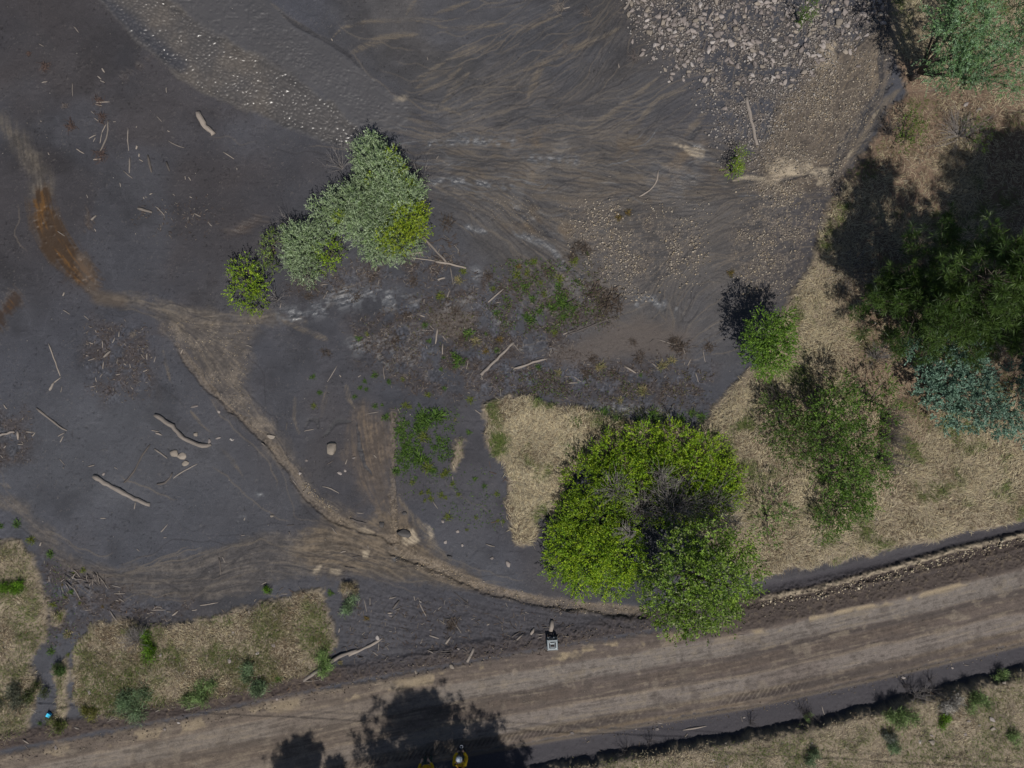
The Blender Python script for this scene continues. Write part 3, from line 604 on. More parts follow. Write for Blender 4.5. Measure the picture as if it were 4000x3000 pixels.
#@@OBJECTS@@
# ------------------------------------------------------------------ geometry builders
def unit(v): return v / np.maximum(np.linalg.norm(v, axis=-1, keepdims=True), 1e-9)
def leaf_quads(P, D, Nr, L, Wd, col):
    D = unit(D); Sd = unit(np.cross(D, Nr)); L = L[:, None]; Wd = Wd[:, None]
    V = np.stack([P, P + D * L * .45 + Sd * Wd * .5, P + D * L, P + D * L * .45 - Sd * Wd * .5], 1)
    n = len(P); return V.reshape(-1, 3), np.arange(n * 4).reshape(n, 4), np.repeat(col, 4, 0)
def pick(pal, n, g):
    pal = np.array(pal, dtype=float); i = g.integers(0, len(pal), n); j = g.integers(0, len(pal), n); t = g.random((n, 1))
    return pal[i] * (1 - t) + pal[j] * t
def tube(pts, rad, sides=6, cap=True, g=None, rough=0.0):
    """closed tapered tube through pts: vertices, faces (quads and end fans), uvw per vertex"""
    pts = [np.array(p, float) for p in pts]; V = []; U = []; F = []; al = 0.0; ref = None
    for i, p in enumerate(pts):
        t = pts[min(i + 1, len(pts) - 1)] - pts[max(i - 1, 0)]; t = t / (np.linalg.norm(t) + 1e-9)
        if ref is None: ref = np.array([0, 0, 1.]) if abs(t[2]) < .9 else np.array([1., 0, 0])
        a_ = np.cross(t, ref); a_ /= np.linalg.norm(a_) + 1e-9; b_ = np.cross(a_, t)
        if i: al += np.linalg.norm(p - pts[i - 1])
        for k in range(sides):
            th = 2 * math.pi * k / sides; r = rad[i] * (1 + (g.random() - .5) * rough if g is not None else 1)
            V.append(p + (a_ * math.cos(th) + b_ * math.sin(th)) * r); U.append((al * .22, math.cos(th) * .35, math.sin(th) * .35))
    for i in range(len(pts) - 1):
        for k in range(sides):
            k2 = (k + 1) % sides; F.append((i * sides + k, i * sides + k2, (i + 1) * sides + k2, (i + 1) * sides + k))
    if cap:
        F.append(tuple(range(sides - 1, -1, -1))); F.append(tuple((len(pts) - 1) * sides + k for k in range(sides)))
    return V, F, U
class MB:
    def __init__(s): s.V = []; s.F = []; s.U = []
    def tube(s, *a_, **k):
        V, F, U = tube(*a_, **k); o = len(s.V); s.V += V; s.U += U; s.F += [tuple(i + o for i in f) for f in F]
    def box(s, c, d, rz=0.0):
        o = len(s.V); cz, sn = math.cos(rz), math.sin(rz)
        for z in (-.5, .5):
            for x, y in ((-.5, -.5), (.5, -.5), (.5, .5), (-.5, .5)):
                X, Y = x * d[0], y * d[1]; s.V.append(np.array([c[0] + X * cz - Y * sn, c[1] + X * sn + Y * cz, c[2] + z * d[2]])); s.U.append((X, Y, z))
        for f in ((3, 2, 1, 0), (4, 5, 6, 7), (0, 1, 5, 4), (1, 2, 6, 5), (2, 3, 7, 6), (3, 0, 4, 7)): s.F.append(tuple(i + o for i in f))
    def build(s, name, mat, parent=None, smooth=True):
        me = mesh_py(name, s.V, s.F, smooth); at = me.attributes.new('uvw', 'FLOAT_VECTOR', 'POINT')
        at.data.foreach_set('vector', (np.array(s.U, dtype=np.float32) + np.float32(len(s.V) % 97)).ravel()); return add(name, me, mat, parent)

def wander(p0, d0, L, n, g, jit=.18, droop=0.0):
    p = np.array(p0, float); d = np.array(d0, float); out = [p.copy()]
    for i in range(n):
        d = d + (g.random(3) - .5) * jit * 2; d[2] -= droop; d /= np.linalg.norm(d); p = p + d * L / n; out.append(p.copy())
    return out
def twig_fan(mb, base, n, length, spread, r0, g, lean=(0, 0, 0), side=3, droop=.03, sides=4):
    for i in range(n):
        th = g.random() * 2 * math.pi; sp = spread * math.sqrt(g.random())
        d = np.array([math.cos(th) * sp + lean[0], math.sin(th) * sp + lean[1], 1 + lean[2]]); d /= np.linalg.norm(d)
        L = length * (.6 + .5 * g.random()); p = wander(base + np.append((g.random(2) - .5) * .12, 0), d, L, 5, g, .16, droop)
        mb.tube(p, np.linspace(r0, r0 * .3, 6), sides, False)
        for k in range(side):
            j = g.integers(2, 5); q = wander(p[j], unit(p[j] - p[j - 1] + (g.random(3) - .5) * .35 * L / 5 * 4), L * (.25 + .3 * g.random()), 3, g, .2, droop)
            mb.tube(q, np.linspace(r0 * .5, r0 * .2, 4), 3, False)

def crown(lobes, dens, L, Wd, pal, seed, nl=7, sl=.22, upb=.5, inner=.5, tipc=None, zfl=.8, flat=.8, gap=-9.):
    """leafy shoots through the given lobes (px, py, radius px, height m); returns V, F, colours"""
    g = np.random.default_rng(seed); PP = []; DD = []; NN = []; CC = []; LL = []
    for lb in lobes:
        px, py, rp, z = lb[:4]; c = np.array(W(px, py, z)); r = rp * S * (H - z) / H; rz = min(lb[4] if len(lb) > 4 else max(r * zfl, .3), z * .95)
        n = int(dens * r * r * (1 + .4 * rz / r)) + 6
        d = unit(g.normal(size=(n, 3)) + np.array([0, 0, .45])); u = inner + (1 - inner) * g.random((n, 1)) ** .6
        bump = 1 + .22 * np.sin(d[:, :1] * 7 + seed + px) * np.sin(d[:, 1:2] * 6 + py) + .14 * (g.random((n, 1)) - .5)
        p = c + d * np.array([r, r, rz]) * u * bump
        fq = 7.5; q3 = p * fq + seed
        nz = np.sin(q3[:, 0] + 1.7 * np.sin(q3[:, 1] * .7)) * np.sin(q3[:, 1] + 1.3 * np.sin(q3[:, 2])) + .6 * np.sin(q3[:, 2] * 1.3 + q3[:, 0] * .6) * np.sin(q3[:, 1] * 1.7)
        ok = (p[:, 2] > .03) & (nz + g.normal(size=n) * .25 > gap); p = p[ok]; d = d[ok]; n = len(p)
        sd = unit(d * np.array([.9, .9, .6]) + np.array([0, 0, upb]) + g.normal(size=(n, 3)) * .45)
        tint = .82 + .36 * g.random(); cs = pick(pal, n, g) * tint * (.75 + .5 * g.random((n, 1)))
        t = (np.arange(nl) + .5) / nl; s_l = sl * (.5 + g.random((n, 1)))
        lp = p[:, None, :] + sd[:, None, :] * (t[None, :, None] * s_l[:, None])
        ld = unit(sd[:, None, :] * .8 + g.normal(size=(n, nl, 3)) * .6)
        ln = unit(g.normal(size=(n, nl, 3)) * .7 + np.array([0, 0, flat + .5]) + d[:, None, :] * .3)
        cl = np.repeat(cs[:, None, :], nl, 1) * (.8 + .4 * g.random((n, nl, 1)))
        if tipc is not None: 
            m = (g.random((n, 1, 1)) < .25) * (t[None, :, None] > .6); cl = np.where(m, np.array(tipc) * (.7 + .5 * g.random((n, nl, 1))), cl)
        PP.append(lp.reshape(-1, 3)); DD.append(ld.reshape(-1, 3)); NN.append(ln.reshape(-1, 3)); CC.append(cl.reshape(-1, 3))
    P = np.concatenate(PP); n = len(P); g2 = np.random.default_rng(seed + 1)
    return leaf_quads(P, np.concatenate(DD), np.concatenate(NN), L * (.6 + .7 * g2.random(n)), Wd * (.7 + .6 * g2.random(n)), np.concatenate(CC))
def woody(name, base, lobes, seed, mat, r0=.06, parent=None, trunk_h=.35):
    g = np.random.default_rng(seed); mb = MB(); b = np.array([base[0], base[1], base[2] - .05])
    zs = [l[3] for l in lobes]; h = trunk_h * min(zs); top = b + np.array([0, 0, h + .05])
    mb.tube([b, b + np.array([.02, 0, .5 * h]), top], [r0 * 1.25, r0, r0 * .85], 8)
    for l in lobes:
        e_ = np.array(W(l[0], l[1], l[3] * .95)); p = [top + (e_ - top) * t + (g.random(3) - .5) * .12 * (0 < t < 1) for t in (0, .35, .7, 1)]
        mb.tube(p, [r0 * .6, r0 * .45, r0 * .28, r0 * .12], 5)
        for k in range(3):
            q = wander(p[2], unit((e_ - top) + (g.random(3) - .5) * 1.2), l[2] * S * .8, 3, g, .2); mb.tube(q, np.linspace(r0 * .22, r0 * .06, 4), 4, False)
    return mb.build(name, M[mat], parent)
def shrub(name, label, cat, lobes, pal, seed, dens=260, L=.075, Wd=.03, group=None, mat='leaf', base=None, r0=.05, **kw):
    cx = sum(l[0] * l[2] for l in lobes) / sum(l[2] for l in lobes); cy = sum(l[1] * l[2] for l in lobes) / sum(l[2] for l in lobes); zm = sum(l[3] for l in lobes) / len(lobes)
    if base is None:
        q = W(cx, cy, zm); bx, by = q.x / S + 2000, 1500 - q.y / S
    else: bx, by = base
    root = tag(empty(name, W(bx, by, gz(bx, by) + .0)), label, cat, group)
    V, F, c = crown(lobes, dens, L, Wd, pal, seed, **kw)
    o = add('crown', mesh_np('crown', V - np.array(root.location), F, c), M[mat], root)
    t = woody('trunk', np.array(root.location), lobes, seed, 'bark', r0, root); 
    for v in t.data.vertices: v.co -= root.location
    return root

# ------------------------------------------------------------------ willows and shrubs
GREY = [(.21, .28, .15), (.275, .345, .21), (.31, .38, .24), (.17, .25, .10)]
BRIGHT = [(.14, .235, .014), (.19, .29, .02), (.24, .32, .022), (.09, .16, .012)]
YELLOW = [(.20, .27, .018), (.26, .31, .03), (.16, .24, .018)]
MID = [(.045, .095, .014), (.075, .14, .022), (.06, .11, .015), (.095, .15, .03)]
BLUE = [(.135, .225, .17), (.19, .295, .235), (.10, .175, .125)]
JUN = [(.082, .158, .065), (.135, .225, .115), (.105, .19, .065), (.18, .27, .165)]
shrub('willow', 'tall grey-green willow at the top of the willow clump on the mud', 'willow',
      [(1440, 615, 62, 0.60), (1490, 690, 92, 0.72), (1555, 770, 90, 0.75), (1445, 785, 88, 0.75), (1430, 880, 76, 0.66), (1500, 870, 80, 0.72), (1360, 790, 56, 0.60), (1455, 560, 26, 0.54), (1610, 740, 34, 0.57)],
      GREY, 1, 640, .105, .025, nl=9, sl=.28, upb=.4)
shrub('willow', 'yellow-green shrub on the east side of the tall grey-green willow', 'willow',
      [(1590, 850, 68, 0.93), (1630, 885, 54, 0.81), (1548, 925, 68, 0.90), (1500, 925, 34, 0.90), (1650, 820, 26, 0.72), (1530, 610, 26, 0.81), (1560, 665, 26, 0.84), (1585, 720, 24, 0.87), (1450, 700, 18, 0.96), (1330, 850, 22, 0.78)],
      YELLOW, 2, 620, .065, .03, nl=7, sl=.16, upb=.7)
shrub('willow', 'low grey-green willow below the yellow-green shrub, reaching toward the fallen planks', 'willow',
      [(1490, 975, 56, 0.51), (1565, 985, 34, 0.48), (1450, 990, 30, 0.42), (1620, 960, 24, 0.48)], GREY, 3, 640, .10, .024, nl=9, sl=.26, upb=.4)
shrub('willow', 'grey-green willow between the tall willow and the round willow', 'willow',
      [(1305, 820, 42, 0.48), (1270, 860, 36, 0.45), (1335, 880, 38, 0.51), (1240, 810, 22, 0.36), (1290, 770, 22, 0.36)], GREY, 4, 560, .095, .024, nl=9, sl=.26, upb=.4)
shrub('willow', 'round grey-green willow in the middle of the willow clump', 'willow',
      [(1180, 945, 62, 0.51), (1160, 1005, 52, 0.48), (1195, 1055, 48, 0.42), (1230, 930, 44, 0.51), (1140, 930, 30, 0.39)], GREY, 5, 600, .10, .024, nl=9, sl=.28, upb=.4)
shrub('shrub', 'bright green leafy shrub tucked beside the round grey-green willow', 'shrub',
      [(1285, 985, 46, 0.45), (1270, 1030, 36, 0.36), (1310, 930, 24, 0.39), (1320, 990, 26, 0.36)], BRIGHT, 6, 560, .06, .032, gap=-.3)
shrub('shrub', 'bright green shrub at the lower end of the willow clump beside the mud channel', 'shrub',
      [(965, 1090, 54, 0.48), (935, 1150, 46, 0.45), (1000, 1180, 48, 0.39), (925, 1050, 26, 0.36), (1015, 1115, 36, 0.42), (970, 1030, 24, 0.36)], BRIGHT, 7, 560, .06, .034, gap=-.3)
shrub('shrub', 'dull green shrub between the bright shrub and the round willow', 'shrub',
      [(1065, 950, 38, 0.39), (1035, 1010, 34, 0.36), (1085, 910, 22, 0.30), (1060, 1045, 22, 0.30)], [(.13, .19, .03), (.17, .235, .035), (.15, .20, .09)], 8, 480, .065, .03, gap=-.4)
g_ = np.random.default_rng(3)
def bare(label, px, py, n, length, spread, r0=.008, mat='twig', lean=(0, 0, 0), group=None, z=None, seed=0, name='bare_shrub', **kw):
    g = np.random.default_rng(seed + int(px)); z0 = gz(px, py) if z is None else z
    mb = MB(); twig_fan(mb, np.array([0., 0, -.03]), n, length, spread, r0, g, lean, **kw); o = mb.build(name, M[mat]); o.location = W(px, py, z0)
    return tag(o, label, 'shrub', group)
for k, (x, y, n, l) in enumerate([(1335, 660, 16, 1.0), (1150, 880, 14, .8), (1085, 1170, 20, .8), (900, 1090, 14, .7), (1330, 1010, 16, .8), (1650, 700, 16, .9)]):
    bare('grey leafless twigs sticking out around the edge of the willow clump', x, y, n, l, 1.0, .007, 'twig', group='bare twigs around the willow clump', seed=k)

# big bright mound, the darker tree over it
mound = [(2400, 1800, 105, 0.42), (2520, 1735, 85, 0.35), (2640, 1735, 90, 0.35), (2750, 1785, 90, 0.35), (2825, 1865, 75, 0.35), (2310, 1885, 110, 0.49), (2430, 1880, 95, 0.63), (2560, 1820, 85, 0.59), (2690, 1850, 95, 0.59), (2790, 1945, 85, 0.49),
         (2330, 2020, 130, 0.70), (2240, 2000, 75, 0.42), (2215, 2110, 80, 0.42), (2200, 2200, 72, 0.42), (2290, 2170, 110, 0.63), (2410, 2160, 110, 0.77), (2270, 2265, 66, 0.42), (2390, 2260, 78, 0.49), (2490, 2260, 60, 0.56), (2180, 2060, 40, 0.28), (2560, 2000, 52, .30), (2655, 2045, 55, .35), (2730, 1975, 52, .35), (2590, 1930, 48, .35), (2860, 1940, 40, 0.28), (2440, 2050, 60, 0.70)]
shrub('thicket', 'wide bright green mound of dense shrub beside the dirt road', 'shrub', mound, [(.15, .25, .012), (.20, .31, .014), (.26, .35, .018), (.09, .175, .010)], 9, 640, .062, .034, nl=8, sl=.24, upb=.5, gap=-.55, r0=.06, base=(2430, 2040), zfl=.75, inner=.62)
tree = [(2660, 2150, 85, 2.55), (2760, 2120, 95, 2.63), (2860, 2150, 90, 2.38), (2910, 2230, 75, 2.04), (2690, 2250, 110, 2.72), (2790, 2260, 120, 2.89), (2870, 2300, 80, 2.21), (2640, 2340, 85, 2.29), (2740, 2370, 105, 2.55), (2640, 2430, 62, 1.95),
        (2820, 2390, 65, 2.12), (2565, 2310, 60, 1.87), (2560, 2390, 50, 1.70), (2720, 2450, 50, 1.87), (2550, 2230, 48, 1.87)]
shrub('tree', 'leafy tree with pale leaf tips standing on the road edge of the bright mound', 'tree', tree, [(.09, .155, .018), (.14, .23, .026), (.19, .28, .038), (.055, .105, .014)], 10, 460, .095, .042, nl=6, sl=.24, inner=.5, gap=-.28, tipc=(.21, .24, .11), r0=.09, base=(2690, 2240))
bare('bare grey twig bush rising from the middle of the bright mound', 2625, 1990, 120, 1.7, .8, .011, 'twig', (.1, .45, 0), z=.3, seed=5)
bare('thin bare grey twigs at the upper left part of the bright mound', 2410, 1925, 60, 1.1, .8, .010, 'twig', (-.1, .45, 0), z=.8, seed=6)
bare('slender bare branch standing near the top of the bright mound', 2575, 1900, 44, 1.2, .6, .011, 'twig', (.1, .45, 0), z=.8, seed=7)
bare('pale dead branch reaching out of the dark gap in the bright mound', 2475, 2085, 22, .9, .7, .016, 'twig', (-.7, .25, 0), z=1.2, seed=8)
bare('dark bare twigs beside the gap between mound and leafy tree', 2500, 1990, 90, 1.0, 1.0, .010, 'twig', (-.1, .2, 0), z=.5, seed=9)
bare('bare twigs on the east flank of the bright mound above the leafy tree', 2760, 2010, 100, 1.4, .9, .010, 'twig', (.5, .3, 0), z=.3, seed=10)
shrub('shrub', 'sparse pale green shrub on the dry slope just east of the leafy tree', 'shrub', [(3020, 1960, 60, .9), (2985, 2040, 50, 1.0), (3065, 2010, 45, .8), (3010, 2110, 40, .7)], [(.08, .14, .03), (.13, .19, .05)], 11, 130, .075, .035)
shrub('shrub', 'round light green shrub at the edge of the mud below the pines', 'shrub', [(2985, 1300, 75, 1.7), (3025, 1375, 75, 1.6), (2960, 1375, 62, 1.5), (3045, 1310, 60, 1.7), (2995, 1430, 55, 1.2), (3060, 1245, 40, 1.4)],
      [(.10, .19, .02), (.15, .255, .032), (.07, .14, .02)], 12, 620, .07, .034)
# thicket on the slope
TH = [(.055, .105, .016), (.085, .16, .022), (.12, .205, .03), (.04, .08, .014)]
shrub('shrub', 'upright green shrub in the middle of the slope thicket', 'shrub', [(3270, 1520, 70, 1.4), (3290, 1600, 92, 1.7), (3250, 1680, 84, 1.5), (3320, 1720, 84, 1.5), (3220, 1590, 60, 1.3), (3200, 1740, 60, 1.1)], TH, 13, 420, .075, .036, gap=-.2)
shrub('shrub', 'dark green shrub on the west side of the slope thicket', 'shrub', [(3070, 1640, 84, 1.0), (3115, 1710, 84, 1.0), (3030, 1710, 62, .8), (3020, 1580, 50, .7), (3140, 1620, 60, 1.0), (3090, 1780, 50, .7)], [(.04, .075, .012), (.07, .12, .018), (.055, .09, .02), (.10, .16, .03)], 14, 400, .07, .034, gap=-.1)
shrub('shrub', 'olive green shrub on the lower half of the slope thicket', 'shrub', [(3290, 1840, 88, 1.2), (3340, 1900, 76, 1.0), (3390, 1800, 76, 1.1), (3240, 1870, 70, .9), (3400, 1710, 64, 1.1), (3430, 1860, 50, .8)], TH, 15, 420, .07, .034, gap=-.2)
shrub('shrub', 'low green shrub at the bottom tip of the slope thicket', 'shrub', [(3270, 1990, 78, .7), (3320, 1950, 70, .8), (3235, 2045, 58, .6), (3365, 1970, 50, .6)], TH, 16, 480, .07, .034, gap=-.4)
shrub('shrub', 'thin green shrub on the upper right of the slope thicket by the blue-green juniper', 'shrub', [(3430, 1550, 60, 1.2), (3450, 1490, 48, 1.2), (3480, 1610, 50, 1.0), (3400, 1630, 50, 1.0)], TH, 17, 340, .07, .034, gap=-.1)
for k, (x, y, lx_, ly_) in enumerate([(3440, 1640, .7, 0), (3430, 1700, .8, -.2), (3050, 1570, -.5, .2), (3160, 1600, 0, .5), (3200, 1760, .1, .1), (3420, 1780, .7, -.4)]):
    bare('dark bare twigs poking out of the slope thicket', x, y, 50, 1.1, .7, .009, 'darktwig', (lx_, ly_, 0), group='bare twigs of the slope thicket', seed=20 + k)
bare('pale grey leafless bush in the pine shade above the slope thicket', 3420, 1400, 50, 1.0, .8, .007, 'twig', (0, .2, 0), seed=31)
bare('grey brush pile of thin dead twigs lying in the pine shadow', 3320, 1060, 60, .9, 2.2, .006, 'twig', (0, 0, -.6), seed=32, name='brush_pile')
# junipers
shrub('juniper', 'blue-green juniper standing on the dry slope below the pine', 'juniper', [(3590, 1370, 54, 2.2), (3660, 1320, 61, 2.5), (3690, 1385, 73, 2.5), (3770, 1410, 82, 2.5), (3620, 1470, 54, 1.9), (3700, 1480, 82, 2.2), (3800, 1490, 84, 2.3), (3835, 1570, 77, 1.9),
      (3900, 1640, 70, 1.4), (3700, 1620, 61, 1.2), (3780, 1630, 61, 1.4), (3690, 1555, 59, 1.5), (3620, 1530, 42, 1.3)], BLUE, 18, 640, .06, .036, nl=16, sl=.17, inner=.55, gap=-.05, mat='leaf', r0=.08)
shrub('juniper', 'smaller blue-green juniper at the picture edge east of the larger juniper', 'juniper', [(3960, 1620, 70, 1.4), (3985, 1540, 59, 1.7), (3970, 1460, 53, 1.9), (3990, 1690, 40, 1.0)], BLUE, 19, 520, .055, .034, nl=16, sl=.17, inner=.55, gap=-.05)
shrub('juniper', 'large fresh green juniper above the red soil in the upper right', 'juniper', [(3690, 40, 75, 3.6), (3740, 110, 95, 4.0), (3800, 30, 90, 4.4), (3820, 150, 105, 4.0), (3760, 210, 85, 3.4), (3850, 240, 85, 3.2), (3820, 300, 58, 2.6), (3740, 300, 58, 2.2), (3690, 285, 52, 2.0), (3660, 230, 46, 2.2), (3650, 310, 34, 1.4), (3680, 130, 50, 3.0), (3760, -40, 90, 4.0)],
      JUN, 20, 520, .065, .026, nl=15, sl=.28, inner=.5, gap=.0, r0=.1)
shrub('juniper', 'green juniper cut by the picture edge beside the large juniper', 'juniper', [(3960, 60, 60, 3.4), (3985, 140, 62, 3.6), (3965, 220, 60, 3.0), (3985, 300, 55, 2.6), (3950, 340, 42, 2.0), (4040, 120, 90, 4.0)], JUN, 21, 520, .065, .026, nl=15, sl=.26, inner=.5, gap=.0)
shrub('shrub', 'low green shrub on dry grass at the edge of the gravel fan', 'shrub', [(3545, 500, 46, .8), (3580, 460, 36, .7), (3530, 560, 34, .6), (3590, 530, 34, .6)], [(.06, .10, .015), (.10, .15, .025)], 22, 170, .06, .03)
shrub('shrub', 'sparse green shrub next to the dead grey bush on red soil', 'shrub', [(3830, 510, 40, .8), (3815, 560, 34, .7), (3800, 480, 26, .6)], [(.05, .09, .015), (.08, .13, .02)], 23, 150, .06, .03)
bare('dead grey bush with pale branches on the red soil', 3745, 535, 50, 1.2, 1.2, .009, 'twig', (-.4, 0, -.3), seed=41)
bare('dark leafless bush at the gravel edge west of the low green shrub', 3475, 520, 46, .9, .8, .007, 'darktwig', (-.3, .1, 0), seed=42)
shrub('sapling', 'small green sapling standing among the rocks at the top edge', 'sapling', [(3155, 40, 26, 1.0), (3150, 75, 20, .7), (3128, 92, 14, .5), (3160, 10, 22, 1.1)], MID, 24, 420, .06, .022)
shrub('sapling', 'upper of two small green plants at the west foot of the rock field', 'sapling', [(2890, 602, 17, .5), (2880, 615, 13, .4)], BRIGHT, 25, 600, .05, .022)
shrub('sapling', 'lower of two small green plants at the west foot of the rock field', 'sapling', [(2872, 660, 22, .6), (2865, 676, 16, .4), (2880, 645, 14, .5)], BRIGHT, 26, 600, .05, .022)

# ------------------------------------------------------------------ pines
def pine(label, bx, by, h, rad, z0, seed, nb=6, pal=None, group=None, step=.42, tuft=34):
    g = np.random.default_rng(seed); root = tag(empty('pine_tree', W(bx, by, 0) + Vector((0, 0, gz(bx, by)))), label, 'pine tree', group)
    mb = MB(); mb.tube([(0, 0, -.1), (.03, .02, h * .4), (0, .04, h * .75), (0, 0, h)], [h * .018 + .03, h * .014 + .02, h * .008 + .01, .01], 8)
    T = []; z = z0
    while z < h - .15:
        f = (z - z0) / (h - z0); R = rad * (1.0 - f ** 1.6 * .9) * (.8 + .3 * min(1, f * 4))
        for k in range(nb):
            th = g.random() * 2 * math.pi; L = R * (.65 + .5 * g.random()); d = np.array([math.cos(th), math.sin(th), .25 + .5 * f])
            p = wander((0, 0, z), unit(d), L, 4, g, .10, -.02); mb.tube(p, np.linspace(.022 * (1 - .6 * f), .006, 5), 4, False)
            for j in range(int(3 + L * 4.2)):
                t = 1 - .55 * g.random() ** 1.4; i = min(int(t * 4), 3); q = p[i] + (p[i + 1] - p[i]) * (t * 4 - i)
                T.append((q + (g.random(3) - .5) * np.array([.5, .5, .3]) * L * .45, unit(p[4] - p[0] + np.array([0, 0, .4])), .75 + .5 * g.random()))
        z += step * (.7 + .6 * g.random())
    T.append((np.array([0, 0, h]), np.array([0, 0, 1.]), 1.0))
    mb.build('trunk', M['bark'], root)
    c = np.array([t[0] for t in T]); d = np.array([t[1] for t in T]); s_ = np.array([t[2] for t in T]); n = len(T)
    nd = unit(g.normal(size=(n, tuft, 3)) + d[:, None, :] * .55); P = np.repeat(c[:, None, :], tuft, 1) + nd * .02
    cc = pick(pal or [(.024, .050, .009), (.038, .072, .013), (.062, .105, .02)], n, g)[:, None, :] * (.75 + .5 * g.random((n, tuft, 1)))
    L = np.repeat(.20 * s_[:, None], tuft, 1) * (.7 + .5 * g.random((n, tuft)))
    V, F, C_ = leaf_quads(P.reshape(-1, 3), nd.reshape(-1, 3), unit(g.normal(size=(n * tuft, 3)) + np.array([0, 0, .6])), L.ravel(), np.full(n * tuft, .015), cc.reshape(-1, 3))
    add('crown', mesh_np('crown', V, F, C_), M['needle'], root)
    return root
pine('dark green pine with starburst needle tufts on the shaded slope', 3515, 1165, 6.8, 2.35, 1.5, 51, 11, tuft=34)
pine('low pine in front of the dark pine, its shadow falling toward the gravel fan', 3425, 1235, 5.0, 1.75, 1.0, 59, 9, step=.36, tuft=36)
pine('smaller pine at the picture edge beside the dark pine', 3740, 1250, 5.2, 1.5, 1.2, 53, 8, step=.38, tuft=46)
pine('very tall pine beyond the picture edge whose shade covers the dark pine', 4150, 1560, 13.2, 4.1, 4.4, 54, 30, step=.36, tuft=40)
pine('tall pine beyond the lower edge casting the wide shadow on the dirt road', 1780, 3390, 8.9, 2.8, 3.0, 56, 11, step=.33, tuft=44)
pine('pine beyond the lower edge casting the smaller round shadow on the dirt road', 1290, 3430, 7.4, 1.7, 3.0, 57, 10, step=.32, tuft=44)
pine('pine beyond the lower edge shading the ditch next to the two people', 2010, 3370, 6.6, 1.9, 2.2, 58, 10, step=.34, tuft=44)

# ------------------------------------------------------------------ small shrubs and tufts
def dome(name, label, cat, px, py, rpx, hh, pal, seed, n=650, L=.28, wd=.014, group=None, lean=(0, 0)):
    g = np.random.default_rng(seed); r = rpx * S; z0 = gz(px, py); root = tag(empty(name, W(px, py, z0)), label, cat, group)
    d = unit(g.normal(size=(n, 3)) * np.array([1, 1, .75]) + np.array([lean[0], lean[1], .55])); d[:, 2] = np.abs(d[:, 2])
    sc_ = g.normal(size=(5, 2)) * .42 * r; sr_ = r * (.42 + .3 * g.random(5)); wh = g.integers(0, 5, n)
    lob = .72 + .38 * np.sin(np.arctan2(d[:, 1], d[:, 0]) * 3 + seed) * np.sin(np.arctan2(d[:, 1], d[:, 0]) * 5 + 2 * seed)
    u = (.15 + .75 * g.random(n)) * (.6 + .4 * lob); P = d * np.stack([sr_[wh], sr_[wh], np.full(n, hh) * (.6 + .5 * sr_[wh] / r)], -1) * u[:, None]; P[:, :2] += sc_[wh]
    P = P + g.normal(size=P.shape) * r * .10; P[:, 2] = np.abs(P[:, 2]); D = unit(d * .55 + g.normal(size=(n, 3)) * .75 + np.array([0, 0, .3]))
    V, F, c = leaf_quads(P, D, unit(g.normal(size=(n, 3)) + np.array([0, 0, .7])), L * .62 * (.4 + .7 * g.random(n)) * r / .45, np.full(n, wd), pick(pal, n, g) * (.75 + .5 * np.sin(P[:, :1] * 9 + seed) * np.sin(P[:, 1:2] * 9) + .25) * (.7 + .6 * g.random((n, 1))))
    add('foliage', mesh_np('foliage', V, F, c), M['blade'], root)
    mb = MB(); twig_fan(mb, np.array([0., 0, -.03]), 9, hh * .9, .8, .008, g, side=1); mb.build('stem', M['bark'], root)
    return root
SAGE = [(.165, .24, .085), (.22, .30, .13), (.13, .20, .07)]; DSAGE = [(.15, .215, .115), (.20, .27, .16), (.11, .165, .08)]
STRAW = [(.33, .27, .17), (.26, .21, .135), (.38, .32, .22)]; WHITE = [(.30, .28, .26), (.40, .38, .355), (.24, .225, .21)]
FRESH = [(.10, .20, .018), (.15, .27, .025), (.06, .14, .014)]
